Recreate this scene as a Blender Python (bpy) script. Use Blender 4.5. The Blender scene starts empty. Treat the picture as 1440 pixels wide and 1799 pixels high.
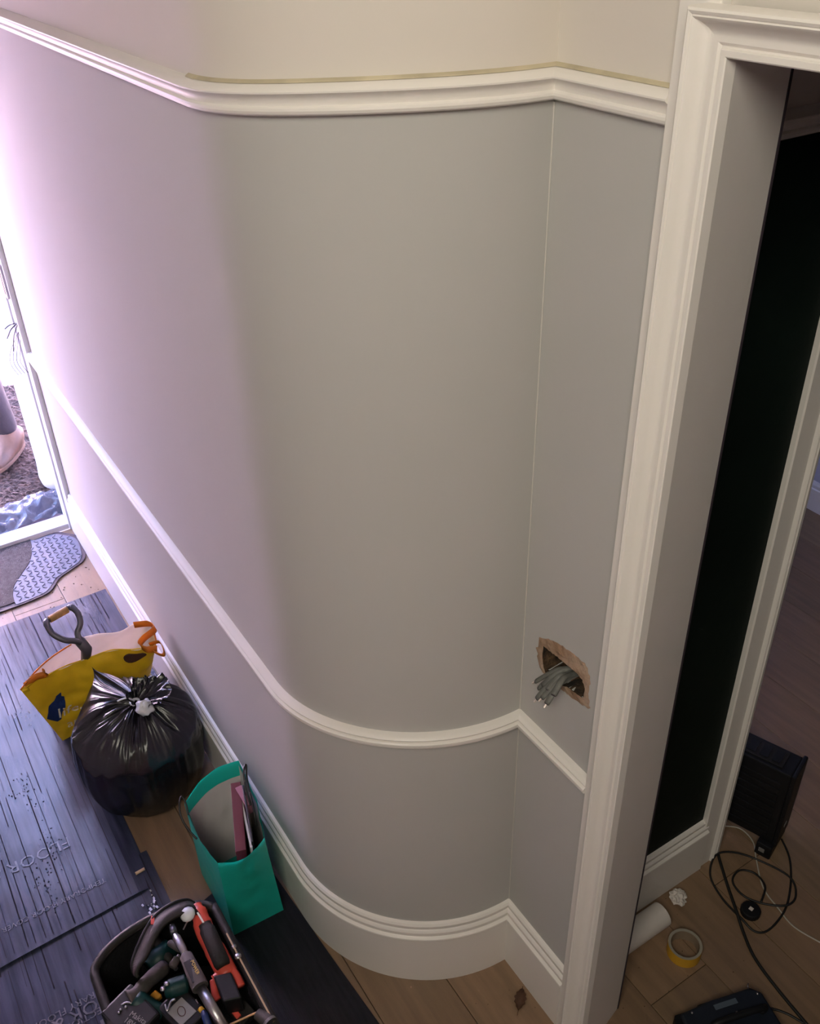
import bpy, bmesh, math, random
from mathutils import Vector, Matrix, noise
random.seed(7)
S = bpy.context.scene
COL = S.collection
PI = math.pi

# ------------------------------------------------------------------ camera, world, light, exposure
cam = bpy.data.cameras.new('camera'); co = bpy.data.objects.new('camera', cam); COL.objects.link(co)
cam.sensor_fit = 'HORIZONTAL'; cam.sensor_width = 36; cam.lens = 1650.2 / 1440 * 36
cam.clip_start = .02; cam.clip_end = 200
pit, rol, yaw = 0.595477, -0.0304584, -0.5515707
Fw = Vector((math.cos(yaw)*math.cos(pit), math.sin(yaw)*math.cos(pit), -math.sin(pit)))
Rt = Vector((math.sin(yaw), -math.cos(yaw), 0)); Up = Rt.cross(Fw)
r_ = math.cos(rol)*Rt + math.sin(rol)*Up; u_ = -math.sin(rol)*Rt + math.cos(rol)*Up
M = Matrix((r_, u_, -Fw)).transposed().to_4x4(); M.translation = (0, 0, 2.3)
co.matrix_world = M; S.camera = co

S.view_settings.view_transform = 'Standard'; S.view_settings.look = 'None'
S.view_settings.gamma = 1; S.view_settings.use_curve_mapping = False
S.view_settings.exposure = 0.0

SKY = 12.5
w = bpy.data.worlds.new('sky'); S.world = w; w.use_nodes = True
nt = w.node_tree; nt.nodes.clear()
tc = nt.nodes.new('ShaderNodeTexCoord'); sx = nt.nodes.new('ShaderNodeSeparateXYZ')
rp = nt.nodes.new('ShaderNodeValToRGB'); bg = nt.nodes.new('ShaderNodeBackground'); ow = nt.nodes.new('ShaderNodeOutputWorld')
nt.links.new(tc.outputs['Generated'], sx.inputs[0]); nt.links.new(sx.outputs['Z'], rp.inputs[0])
rp.color_ramp.elements[0].color = (.54, .56, 1, 1); rp.color_ramp.elements[1].color = (.36, .50, 1, 1)
nt.links.new(rp.outputs[0], bg.inputs[0]); bg.inputs[1].default_value = SKY; nt.links.new(bg.outputs[0], ow.inputs[0])

def area(name, loc, rot, sx_, sy_, col, e, portal=False):
    l = bpy.data.lights.new(name, 'AREA'); l.shape = 'RECTANGLE'; l.size = sx_; l.size_y = sy_; l.color = col; l.energy = e
    if portal: l.cycles.is_portal = True
    o = bpy.data.objects.new(name, l); COL.objects.link(o); o.location = loc; o.rotation_euler = rot
    return o
area('door_daylight', (3.86, -.08, 1.1), (0, PI/2, 0), 2.3, .95, (1, 1, 1), 1, True)      # portal at the front door
area('landing_window_light', (-.45, .75, 3.15), (-Vector((1.5, -1.4, -1.5))).to_track_quat('Z', 'Y').to_euler(), 1.0, .9, (1, .945, .80), 39)       # stairwell skylight
area('side_room_window_light', (3.4, -2.2, 1.5), (0, PI/2, 0), 1.2, 1.4, (.50, .56, 1), 7)     # window of the further room
sl = bpy.data.lights.new('sun', 'SUN'); sl.energy = 600.0; sl.angle = .01; sl.color = (1, .82, .80)
so = bpy.data.objects.new('sun', sl); COL.objects.link(so); so.rotation_euler = (Vector((-.34, 0, .94))).to_track_quat('Z', 'Y').to_euler()

# ------------------------------------------------------------------ materials
def mat(name, col, rough=.6, metal=0, spec=.5, noise_amt=0, nscale=5, bump=0, bscale=40, col2=None, stretch=None, coat=0, sheen=0, fine=None):
    m = bpy.data.materials.new(name); m.use_nodes = True; n = m.node_tree; b = n.nodes['Principled BSDF']
    b.inputs['Base Color'].default_value = (*col, 1); b.inputs['Roughness'].default_value = rough
    b.inputs['Metallic'].default_value = metal; b.inputs['Specular IOR Level'].default_value = spec
    if coat: b.inputs['Coat Weight'].default_value = coat
    if noise_amt or bump or col2:
        t = n.nodes.new('ShaderNodeTexCoord'); mp = n.nodes.new('ShaderNodeMapping')
        n.links.new(t.outputs['Object'], mp.inputs[0])
        if stretch: mp.inputs['Scale'].default_value = stretch
        if noise_amt or col2:
            ns = n.nodes.new('ShaderNodeTexNoise'); ns.inputs['Scale'].default_value = nscale; ns.inputs['Detail'].default_value = 6
            n.links.new(mp.outputs[0], ns.inputs['Vector'])
            cr = n.nodes.new('ShaderNodeValToRGB'); cr.color_ramp.elements[0].position = .35; cr.color_ramp.elements[1].position = .65
            c2 = col2 or tuple(c*(1-noise_amt) for c in col)
            cr.color_ramp.elements[0].color = (*c2, 1); cr.color_ramp.elements[1].color = (*col, 1)
            n.links.new(ns.outputs[0], cr.inputs[0]); n.links.new(cr.outputs[0], b.inputs['Base Color'])
        if bump:
            nb = n.nodes.new('ShaderNodeTexNoise'); nb.inputs['Scale'].default_value = bscale; nb.inputs['Detail'].default_value = 4
            n.links.new(mp.outputs[0], nb.inputs['Vector'])
            bp = n.nodes.new('ShaderNodeBump'); bp.inputs['Strength'].default_value = bump; bp.inputs['Distance'].default_value = .01
            n.links.new(nb.outputs[0], bp.inputs['Height']); n.links.new(bp.outputs[0], b.inputs['Normal'])
    return m
m_grey = mat('grey_wall_paint', (.50, .49, .47), .75, noise_amt=.035, nscale=1.6, bump=.06, bscale=9, spec=.25)
m_white = mat('off_white_wall_paint', (.70, .645, .585), .8, noise_amt=.03, nscale=1.5, bump=.06, bscale=8, spec=.25)
m_trim = mat('white_satin_trim_paint', (.83, .785, .74), .38, noise_amt=.03, nscale=3, bump=.05, bscale=30)
m_caulk = mat('yellowed_caulk', (.60, .52, .36), .7, noise_amt=.3, nscale=12)
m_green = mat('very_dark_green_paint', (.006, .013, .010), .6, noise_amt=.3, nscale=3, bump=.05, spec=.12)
m_blue = mat('pale_blue_wall_paint', (.55, .57, .72), .7)
m_frame = mat('white_door_frame_paint', (.82, .80, .82), .4, noise_amt=.05, nscale=6)
m_ceil = mat('ceiling_paint', (.8, .76, .70), .8)
m_dark = mat('painted_shade_and_dark_parts', (.03, .02, .03), .8)  # for dark parts and for strips that carry painted shade
m_sub = mat('subfloor', (.03, .022, .016), .9)
m_render = mat('white_exterior_render', (.85, .84, .86), .8, bump=.3, bscale=30)
m_rim = mat('brown_plaster_edge', (.42, .30, .22), .95, col2=(.30, .18, .11), nscale=22, bump=.8, bscale=60)
m_rub = mat('broken_masonry', (.10, .055, .025), .95, col2=(.012, .009, .006), nscale=30, bump=1, bscale=60)
m_brick = mat('dull_brick', (.30, .15, .09), .9, noise_amt=.4, nscale=30, bump=.6)
m_soil = mat('brown_soil', (.050, .031, .026), .95, col2=(.016, .010, .009), nscale=26, bump=1, bscale=70)
m_pave = mat('brick_paving', (.50, .38, .40), .9, noise_amt=.3, nscale=2, bump=.4)
m_film = mat('blue_grey_polythene', (.06, .07, .11), .25, noise_amt=.5, nscale=9, spec=.7)
m_wfilm = mat('white_polythene', (.72, .72, .76), .35, noise_amt=.2, nscale=14)
m_boardA = mat('black_floor_board', (.034, .040, .074), .27, noise_amt=.45, nscale=4, bump=.035, bscale=3, stretch=(1, 14, 1), spec=.42)
m_print = mat('faint_grey_print', (.070, .074, .10), .28)
m_scratch = mat('dark_flute_crease', (.014, .014, .022), .9, spec=.05)
m_scuff = mat('white_dust', (.5, .5, .55), .9)
m_bin = mat('black_bin_film', (.007, .007, .010), .26, spec=.45, bump=.2, bscale=26, stretch=(1, 1, 1))
m_ylw = mat('mustard_plastic', (.85, .56, .02), .42, noise_amt=.22, nscale=9, bump=.25, bscale=14)
m_orng = mat('orange_strap', (.62, .22, .02), .5, noise_amt=.2, nscale=12)
m_lin = mat('white_plastic_lining', (.85, .80, .78), .5, noise_amt=.12, nscale=12, bump=.2, bscale=14)
m_navy = mat('navy_print', (.01, .03, .13), .5)
m_wprint = mat('white_print', (.78, .72, .62), .5)
m_teal = mat('teal_paper', (.02, .58, .47), .38, noise_amt=.18, nscale=8, bump=.2, bscale=14)
m_paper = mat('white_paper', (.70, .66, .66), .7, noise_amt=.12, nscale=7, bump=.2, bscale=9)
m_maroon = mat('maroon_card', (.075, .010, .015), .6, spec=.2, noise_amt=.2, nscale=12)
m_pinkc = mat('dusky_pink_card', (.30, .12, .16), .5)
m_blk = mat('black_plastic', (.010, .010, .012), .5, noise_amt=.3, nscale=20, spec=.22)
m_rub2 = mat('black_rubber', (.018, .016, .015), .6, spec=.25, noise_amt=.45, nscale=12, bump=.3, bscale=40)
m_bagcl = mat('black_canvas', (.006, .006, .007), .9, spec=.15, bump=.5, bscale=120)
m_red = mat('red_plastic', (.62, .075, .045), .40, noise_amt=.2, nscale=14)
m_tteal = mat('dark_teal_plastic', (.002, .030, .030), .45, spec=.3, noise_amt=.3, nscale=18)
m_steel = mat('brushed_steel', (.42, .40, .42), .35, metal=1, bump=.1, bscale=120)
m_dgrey = mat('dark_grey_metal', (.10, .10, .12), .45, metal=.6)
m_grip = mat('dusty_grey_grip', (.07, .062, .062), .7, spec=.25, noise_amt=.3, nscale=30, bump=.3)
m_wood = mat('worn_wooden_grip', (.50, .26, .09), .5, noise_amt=.35, nscale=14, stretch=(1, 6, 6))
m_cable = mat('black_cable', (.010, .010, .010), .5)
m_wcable = mat('white_cable', (.42, .38, .32), .5)
m_gcable = mat('grey_cable_sheath', (.16, .16, .145), .55, noise_amt=.3, nscale=60)
m_cu = mat('bare_cable_core', (.70, .62, .56), .3, metal=.5)
m_tape = mat('yellow_tape', (.62, .33, .02), .45)
m_card = mat('brown_card_core', (.26, .19, .13), .8)
m_clear = mat('dull_tape_side', (.30, .27, .22), .35)
m_roll = mat('white_paper_roll', (.66, .60, .56), .8, noise_amt=.08, nscale=12)
m_leaf = mat('dead_leaf', (.085, .035, .016), .7, noise_amt=.4, nscale=60, bump=.4)
m_mat = mat('dark_mat_pile', (.055, .050, .055), .95, col2=(.02, .018, .02), nscale=60, bump=1, bscale=300)
m_matr = mat('grey_blue_rubber_tread', (.11, .12, .17), .5, noise_amt=.25, nscale=12)
m_matb = mat('black_mat_binding', (.03, .02, .028), .7)
m_trou = mat('dark_navy_trousers', (.012, .012, .020), .85, noise_amt=.3, nscale=12, bump=.3, bscale=30)
m_boot = mat('tan_work_boot', (.075, .042, .026), .6, noise_amt=.35, nscale=10, bump=.3)
m_sole = mat('boot_sole', (.10, .06, .04), .8)
m_skin = mat('skin', (.55, .32, .23), .55)
m_jack = mat('dark_jacket', (.03, .035, .05), .85, noise_amt=.2)
m_hair = mat('dark_hair', (.03, .02, .014), .7)
m_label = mat('pale_label', (.20, .19, .185), .5)
m_ylab = mat('yellow_lettering', (.60, .42, .10), .5)
m_kraft = mat('brown_paper', (.52, .36, .23), .8, noise_amt=.2, nscale=8)
m_navyp = mat('dark_navy_plastic', (.008, .012, .022), .45, noise_amt=.3, nscale=20)
m_slate = mat('slate_label', (.07, .09, .12), .5)
m_amber = mat('amber_plastic', (.45, .20, .02), .35)

def translucent(m, k, col):
    n = m.node_tree; b = n.nodes['Principled BSDF']; o = n.nodes['Material Output']
    t = n.nodes.new('ShaderNodeBsdfTranslucent'); t.inputs[0].default_value = (*col, 1); x = n.nodes.new('ShaderNodeMixShader'); x.inputs[0].default_value = k
    n.links.new(b.outputs[0], x.inputs[1]); n.links.new(t.outputs[0], x.inputs[2]); n.links.new(x.outputs[0], o.inputs[0])
translucent(m_lin, .35, (.95, .90, .86)); m_ylwb = mat('mustard_plastic_back', (.85, .56, .02), .42); translucent(m_ylwb, .6, (.98, .90, .80)); translucent(m_ylw, .06, (.80, .50, .06)); translucent(m_orng, .35, (.8, .3, .03)); translucent(m_teal, .25, (.0, .6, .45))
def plank_mat(i):
    k = random.uniform(.86, 1.12); c = (.26*k, .168*k*random.uniform(.97, 1.03), .100*k)
    m = mat('oak_plank_%s' % 'abcdefgh'[i], c, .30, col2=tuple(x*.78 for x in c), nscale=3.2, stretch=(1.2, 13, 1), bump=.10, bscale=40)
    return m
PLM = [plank_mat(i) for i in range(7)]

# ------------------------------------------------------------------ mesh helpers
class MB:
    def __init__(s): s.v = []; s.f = []
    def add(s, vs, fs):
        o = len(s.v); s.v += [tuple(v) for v in vs]; s.f += [tuple(i+o for i in f) for f in fs]; return s
    def box(s, lo, hi, rz=0, c=None):
        x0, y0, z0 = lo; x1, y1, z1 = hi
        vs = [(x0,y0,z0),(x1,y0,z0),(x1,y1,z0),(x0,y1,z0),(x0,y0,z1),(x1,y0,z1),(x1,y1,z1),(x0,y1,z1)]
        if rz:
            cx, cy = c or ((x0+x1)/2, (y0+y1)/2)
            vs = [(cx+(x-cx)*math.cos(rz)-(y-cy)*math.sin(rz), cy+(x-cx)*math.sin(rz)+(y-cy)*math.cos(rz), z) for x, y, z in vs]
        return s.add(vs, [(0,3,2,1),(4,5,6,7),(0,1,5,4),(1,2,6,5),(2,3,7,6),(3,0,4,7)])
    def obox(s, c, ax, ay, az):            # oriented box from centre and three half axes
        c, ax, ay, az = map(Vector, (c, ax, ay, az)); vs = []
        for k in (-1, 1):
            for i, j in ((-1,-1),(1,-1),(1,1),(-1,1)): vs.append(c+ax*i+ay*j+az*k)
        return s.add(vs, [(0,3,2,1),(4,5,6,7),(0,1,5,4),(1,2,6,5),(2,3,7,6),(3,0,4,7)])
    def prism(s, poly, z0, z1):
        n = len(poly)
        vs = [(x,y,z0) for x,y in poly]+[(x,y,z1) for x,y in poly]
        return s.add(vs, [tuple(reversed(range(n))), tuple(range(n,2*n))]+[(i,(i+1)%n,n+(i+1)%n,n+i) for i in range(n)])
    def tube(s, pts, r, n=10, flat=1, cap=True, upv=(0,0,1)):
        pts = [Vector(p) for p in pts]; m = len(pts); rs = r if isinstance(r, (list, tuple)) else [r]*m
        o = len(s.v); prev = None
        for i, p in enumerate(pts):
            t = (pts[min(i+1,m-1)]-pts[max(i-1,0)]).normalized()
            if prev is None:
                a = Vector(upv)
                if abs(a.dot(t)) > .95: a = Vector((1,0,0))
                a = (a-t*a.dot(t)).normalized()
            else: a = (prev-t*prev.dot(t)).normalized()
            prev = a; b = t.cross(a)
            for k in range(n):
                q = 2*PI*k/n; s.v.append(tuple(p+a*math.cos(q)*rs[i]*flat+b*math.sin(q)*rs[i]))
        for i in range(m-1):
            for k in range(n):
                s.f.append((o+i*n+k, o+i*n+(k+1)%n, o+(i+1)*n+(k+1)%n, o+(i+1)*n+k))
        if cap: s.f.append(tuple(o+k for k in reversed(range(n)))); s.f.append(tuple(o+(m-1)*n+k for k in range(n)))
        return s
    def lathe(s, prof, c, n=24, axis=None, ring=False):
        q = Vector((0,0,1)).rotation_difference(Vector(axis).normalized()) if axis else None
        o = len(s.v); c = Vector(c)
        for r, z in prof:
            for k in range(n):
                v = Vector((r*math.cos(2*PI*k/n), r*math.sin(2*PI*k/n), z))
                if q: v = q @ v
                s.v.append(tuple(c+v))
        for i in range(len(prof)-1):
            for k in range(n): s.f.append((o+i*n+k, o+i*n+(k+1)%n, o+(i+1)*n+(k+1)%n, o+(i+1)*n+k))
        if ring:
            L = len(prof)-1
            for k in range(n): s.f.append((o+L*n+k, o+L*n+(k+1)%n, o+(k+1)%n, o+k))
            return s
        if prof[0][0] > 1e-6: s.f.append(tuple(o+k for k in reversed(range(n))))
        if prof[-1][0] > 1e-6: s.f.append(tuple(o+(len(prof)-1)*n+k for k in range(n)))
        return s
    def grid(s, fn, nu, nv):
        o = len(s.v)
        for i in range(nu+1):
            for j in range(nv+1): s.v.append(tuple(fn(i/nu, j/nv)))
        for i in range(nu):
            for j in range(nv):
                a = o+i*(nv+1)+j; s.f.append((a, a+nv+1, a+nv+2, a+1))
        return s
    def build(s, name, m, parent=None, smooth=False, bevel=0, solid=0, sub=0, angle=None):
        me = bpy.data.meshes.new(name); me.from_pydata(s.v, [], s.f); me.update()
        bm = bmesh.new(); bm.from_mesh(me); bmesh.ops.remove_doubles(bm, verts=bm.verts, dist=1e-6)
        bmesh.ops.recalc_face_normals(bm, faces=bm.faces); bm.to_mesh(me); bm.free()
        for mm in (m if isinstance(m, (list, tuple)) else [m]): me.materials.append(mm)
        o = bpy.data.objects.new(name, me); COL.objects.link(o)
        if smooth:
            for p in me.polygons: p.use_smooth = True
            if angle is not None: me.set_sharp_from_angle(angle=math.radians(angle))
        if solid: k = o.modifiers.new('s', 'SOLIDIFY'); k.thickness = solid; k.offset = 0
        if bevel: k = o.modifiers.new('b', 'BEVEL'); k.width = bevel; k.segments = 2; k.limit_method = 'ANGLE'
        if sub: k = o.modifiers.new('u', 'SUBSURF'); k.levels = sub; k.render_levels = sub
        if parent: o.parent = parent
        return o
def sub(child, part): child.parent = part; child.matrix_parent_inverse = Matrix(); return child
def struct(o): o['kind'] = 'structure'; return o
def tag(o, label, cat, group=None):
    o['label'] = label; o['category'] = cat
    if group: o['group'] = group
    return o
def thing(name, label, cat, loc=(0,0,0), group=None):
    o = bpy.data.objects.new(name, None); COL.objects.link(o); o.empty_display_size = .05
    o.location = loc; tag(o, label, cat, group); return o
class At:                                   # children are modelled in world coordinates; shift them under a root
    def __init__(s, root): s.r = root
    def __call__(s, o): o.parent = s.r; o.matrix_parent_inverse = Matrix.Translation(-s.r.location); return o
def smooth_path(pts, n=8):
    pts = [Vector(p) for p in pts]; out = []
    P = [pts[0]]+pts+[pts[-1]]
    for i in range(1, len(P)-2):
        a, b, c, d = P[i-1:i+3]
        for k in range(n):
            t = k/n
            out.append(.5*((2*b)+(-a+c)*t+(2*a-5*b+4*c-d)*t*t+(-a+3*b-3*c+d)*t**3))
    out.append(pts[-1]); return out
def text(body, size, m, parent, loc, xdir, ydir, name='printed_text', ext=.0003, font_shear=0):
    c = bpy.data.curves.new(name, 'FONT'); c.body = body; c.size = size; c.extrude = ext; c.shear = font_shear
    c.align_x = 'LEFT'; c.align_y = 'BOTTOM'; c.resolution_u = 2
    t = bpy.data.objects.new(name, c); COL.objects.link(t)
    dg = bpy.context.evaluated_depsgraph_get(); me = bpy.data.meshes.new_from_object(t.evaluated_get(dg))
    COL.objects.unlink(t); bpy.data.objects.remove(t)
    o = bpy.data.objects.new(name, me); COL.objects.link(o); me.materials.clear(); me.materials.append(m)
    x = Vector(xdir).normalized(); y = Vector(ydir); y = (y-x*y.dot(x)).normalized(); z = x.cross(y)
    mm = Matrix((x, y, z)).transposed().to_4x4(); mm.translation = Vector(loc)
    me.transform(mm)
    if parent: At(parent)(o)
    return o

# ------------------------------------------------------------------ setting: walls
CX, CY, RAD = 1.43, -.90, .375              # centre and radius of the curved corner
W1Y, W2Y = -.525, -.900
XF = 3.53                                   # inner face of front wall
NB = 40
def path(d, x0=XF, x1=.8335):
    """plan line of hall wall face offset by d into the hall: front door -> straight -> curve -> inner corner -> door casing"""
    R = RAD+d; a1 = math.asin(min(1, d/R)); pts = [(x0, W1Y+d)]
    for i in range(1, 9): pts.append((x0+(CX-x0)*i/9, W1Y+d))
    for i in range(NB+1):
        a = PI/2+(PI/2-a1)*i/NB
        pts.append((CX+R*math.cos(a), CY+R*math.sin(a)))
    pts.append((x1, W2Y+d)); return pts
def droop(x):
    t = max(0, min(1, (1.43-x)/.38)); t = t*t*(3-2*t); return -.010+.019*t
def sweep(name, prof, m, x0=XF, x1=.8335, dz=False):
    mb = MB(); rows = [path(d, x0, x1) for d, z in prof]; n = len(rows[0])
    for (d, z), row in zip(prof, rows):
        for x, y in row: mb.v.append((x, y, z+(droop(x) if dz else 0)))
    k = len(prof)
    for i in range(k-1):
        for j in range(n-1): mb.f.append((i*n+j, i*n+j+1, (i+1)*n+j+1, (i+1)*n+j))
    mb.f.append(tuple(i*n for i in range(k))); mb.f.append(tuple(i*n+n-1 for i in reversed(range(k))))
    return struct(mb.build(name, m, smooth=True, angle=28))

def wallstrip(name, m, z0, z1, seg, depth):
    """thick wall following part of the path; seg = list of (x,y) on face"""
    mb = MB(); n = len(seg); back = []
    for i, (x, y) in enumerate(seg):
        if i < n: back.append(depth(x, y, i))
    vs = []
    for z in (z0, z1):
        vs += [(x, y, z) for x, y in seg]+[(x, y, z) for x, y in back]
    fs = []
    for i in range(n-1):
        fs += [(i, i+1, 2*n+i+1, 2*n+i), (n+i+1, n+i, 3*n+i, 3*n+i+1), (i+1, i, n+i, n+i+1), (2*n+i, 2*n+i+1, 3*n+i+1, 3*n+i)]
    fs += [(0, 2*n, 3*n, n), (n-1, 2*n-1, 4*n-1, 3*n-1)]
    mb.add(vs, fs); return mb.build(name, m, smooth=True, angle=28)
ZR = 2.056                                   # picture rail line: grey below, off-white above
P0 = path(0, XF+.3)
straight = [p for p in P0[:10]]
curve = P0[9:-1]
CAP = 4.9
back1 = lambda x, y, i: (x, -.70)
struct(wallstrip('wall_left', m_grey, 0, ZR, straight, back1))
struct(wallstrip('wall_left_upper', m_white, ZR, CAP, straight, back1))
bc = lambda x, y, i: (CX+(x-CX)*.5, CY+(y-CY)*.5)
struct(wallstrip('wall_curved', m_grey, 0, ZR, curve, bc))
struct(wallstrip('wall_curved_upper', m_white, ZR, CAP, curve, bc))
# wall_right: the door wall, with a broken hole for cables
xc = 1.055
hole = [(0.9965,-0.9000,1.0924), (0.9749,-0.9000,1.0930), (0.9555,-0.9000,1.0951), (0.9362,-0.9000,1.0958), (0.9049,-0.9000,1.0978), (0.8858,-0.9000,1.0933), (0.8778,-0.9000,1.0772), (0.8794,-0.9000,1.0515), (0.8993,-0.9000,1.0479), (0.9183,-0.9000,1.0468), (0.9367,-0.9000,1.0375), (0.9620,-0.9000,1.0258), (0.9824,-0.9000,1.0273), (0.9921,-0.9000,1.0404), (0.9976,-0.9000,1.0656)]
def wall_with_hole(name, m, x0, x1, z0, z1, holes, y0, y1):
    bm = bmesh.new(); es = []
    def loop(ps, y):
        vs = [bm.verts.new((x, y, z)) for x, z in ps]
        for i in range(len(vs)): es.append(bm.edges.new((vs[i], vs[(i+1)%len(vs)])))
        return vs
    outer = [(x0,z0),(x1,z0),(x1,z1),(x0,z1)]
    loops = [loop(outer, y0)]+[loop(h, y0) for h in holes]
    bmesh.ops.triangle_fill(bm, use_beauty=True, edges=es)
    def inp(x, z, poly):
        c = False; n_ = len(poly)
        for i in range(n_):
            a, b = poly[i], poly[(i+1) % n_]
            if (a[1] > z) != (b[1] > z) and x < (b[0]-a[0])*(z-a[1])/(b[1]-a[1])+a[0]: c = not c
        return c
    kill = [f for f in bm.faces if any(inp(f.calc_center_median().x, f.calc_center_median().z, h) for h in holes)]
    bmesh.ops.delete(bm, geom=kill, context='FACES_ONLY')
    fr = list(bm.faces)
    g = bmesh.ops.extrude_face_region(bm, geom=fr)
    for v in [e for e in g['geom'] if isinstance(e, bmesh.types.BMVert)]: v.co.y = y1
    bmesh.ops.recalc_face_normals(bm, faces=bm.faces)
    me = bpy.data.meshes.new(name); bm.to_mesh(me); bm.free(); me.materials.append(m)
    o = bpy.data.objects.new(name, me); COL.objects.link(o); return o
hx = [(p[0], p[2]) for p in hole]
JX, JB, JY0, JY1 = .744, .784, -.885, -1.031      # splayed reveal of the doorway
wr = struct(wall_with_hole('wall_right', m_grey, .80, xc+.03, 0, ZR, [hx], W2Y, -1.0))
MB().box((.80, -1.0, ZR), (xc+.03, W2Y, CAP)).build('wall_right_upper', m_white); struct(bpy.data.objects['wall_right_upper'])
struct(MB().box((-1.7, -1.0, 2.14), (.80, W2Y, CAP)).build('wall_right_over_door', m_white))
struct(MB().box((-1.7, -1.0, 0), (-.16, W2Y, 2.18)).build('wall_right_beyond_door', m_grey))
# hole: plaster rim, cavity, bricks
ring_o = [(1.0092,-0.9000,1.1030), (0.9873,-0.9000,1.1206), (0.9524,-0.9000,1.1297), (0.9247,-0.9000,1.1367), (0.9032,-0.9000,1.1380), (0.8817,-0.9000,1.1355), (0.8685,-0.9000,1.1129), (0.8694,-0.9000,1.0713), (0.8598,-0.9000,1.0420), (0.8755,-0.9000,1.0315), (0.9163,-0.9000,1.0279), (0.9356,-0.9000,1.0266), (0.9885,-0.9000,1.0194), (1.0068,-0.9000,1.0318), (1.0166,-0.9000,1.0686)]
def dense(pl, m, amp, sd):
    out = []
    for i in range(len(pl)):
        a, b = Vector(pl[i]), Vector(pl[(i+1) % len(pl)])
        for t in range(m):
            p = a.lerp(b, t/m); p.x += amp*noise.noise(Vector((i*1.7+t*.9, sd, 0))); p.z += amp*noise.noise(Vector((i*1.7+t*.9, sd+9, 0))); out.append(tuple(p))
    return out
hole0 = hole; n = len(hole)
ring_o = dense(ring_o, 4, .007, 1.3); hole = dense(hole, 4, .0025, 5.1); n = len(hole); mb = MB()
for k in range(n):
    a = Vector(ring_o[k]); b = Vector(hole[k]); a.y = -.9003; b.y = -.8985
    mb.v.append(tuple(a)); mb.v.append(tuple((a*.4+b*.6)+Vector((random.uniform(-.002,.002), .0012, random.uniform(-.002,.002))))); mb.v.append(tuple(b)); b2 = b.copy(); b2.y = -.901
    mb.v.append(tuple(b2))
for k in range(n):
    for j in range(3):
        a = 4*k+j; b = 4*((k+1)%n)+j; mb.f.append((a, b, b+1, a+1))
At(wr)(mb.build('chipped_plaster_edge', m_rim))
mb = MB()
for k in range(n):
    a = Vector(hole[k]); a = a.lerp(Vector((hole[0][0]*0+sum(p[0] for p in hole)/n, a.y, sum(p[2] for p in hole)/n)), .02); a.y = -.8985; b = a.copy(); b.y = -.925; b += Vector((random.uniform(-.004,.004), 0, random.uniform(-.004,.004))); c = a.copy(); c.y = -.958
    mb.v += [tuple(a), tuple(b), tuple(c)]
for k in range(n):
    for j in range(2):
        a = 3*k+j; b = 3*((k+1)%n)+j; mb.f.append((a, b, b+1, a+1))
At(wr)(mb.build('hole_lining', m_rub))
cx0 = sum(p[0] for p in hx)/len(hx); cz0 = sum(p[1] for p in hx)/len(hx)
def rough(u, v):
    x = cx0-.10+.20*u; z = cz0-.14+.28*v
    return (x, -.955+.016*noise.noise(Vector((x*60, z*60, 3)))+.01*noise.noise(Vector((x*150, z*150, 8))), z)
At(wr)(MB().grid(rough, 26, 34).build('broken_masonry', m_rub, smooth=False))
for q, (dx, dz) in enumerate([(.022,.052),(.004,.040),(.035,.030),(-.030,-.052),(-.012,-.035),(.012,.022),(-.04,-.03)]):
    At(wr)(MB().obox((cx0+dx, -.93, cz0+dz), (.010,.002,.003), (0,.009,0), (-.002,.001,.008)).build('brick_chip', m_brick, bevel=.002))
# cables poking out of the hole
cb = thing('cut_cables', 'bundle of grey flat cables poking out of the broken hole in the wall', 'cable', (cx0, -.92, cz0))
A = At(cb)
ends = [(0.9804,-0.8720,1.0277), (0.9666,-0.8680,1.0234), (0.9585,-0.8700,1.0378), (0.9549,-0.8550,1.0136), (0.9376,-0.8520,1.0313), (0.9219,-0.8500,1.0309), (0.9143,-0.8580,1.0547), (0.9370,-0.8640,1.0456)]
for q, e in enumerate(ends):
    st = Vector((cx0-.012+.004*(q % 4)-.003, -.95, cz0+.004-.006*(q//2)+.004)); e = Vector(e); mid = st.lerp(e, .5)+Vector((0, .018, .016))
    pts = smooth_path([st, st.lerp(mid, .5)+Vector((0, .012, .004)), mid, e], 5)
    c = A(MB().tube(pts, .0062, 8, flat=.5).build('cable', m_gcable, smooth=True))
    d = (pts[-1]-pts[-2]).normalized()
    A(MB().tube([e-d*.001, e+d*.0015], .0052, 8, flat=.5).build('cut_end', m_dark))
    if q in (0, 4, 5, 3):
        A(MB().tube([e-d*.002, e+d*.009], .0022, 6).build('cable_core', m_cu))

# mouldings
PR = 2.036
pict = [(0,PR),(.010,PR),(.014,PR+.003),(.014,PR+.008),(.019,PR+.0095),(.0235,PR+.013),(.0245,PR+.018),(.022,PR+.0215),(.0165,PR+.0225),(.0145,PR+.026),(.0135,PR+.033),(.0145,PR+.039),(.018,PR+.043),(.0205,PR+.045),(.0205,PR+.049),(.016,PR+.053),(0,PR+.056)]
pict = [(0,0),(.010,0),(.0140,.0025),(.0155,.0065),(.0150,.0100),(.0130,.0118),(.0105,.0128),(.0110,.0148),(.0118,.0190),(.0140,.0235),(.0185,.0268),(.0210,.0290),(.0212,.0312),(.0190,.0335),(.0110,.0385),(0,.0412)]
pict = [(d, PR+h) for d, h in pict]
sweep('trim_picture_rail', pict, m_trim, dz=True)
caulk = [(0,PR+.0400),(.006,PR+.0405),(.0045,PR+.0425),(0,PR+.0450)]
sweep('trim_caulk_line', caulk, m_caulk, x0=1.40, dz=True)
DR = .838
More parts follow.
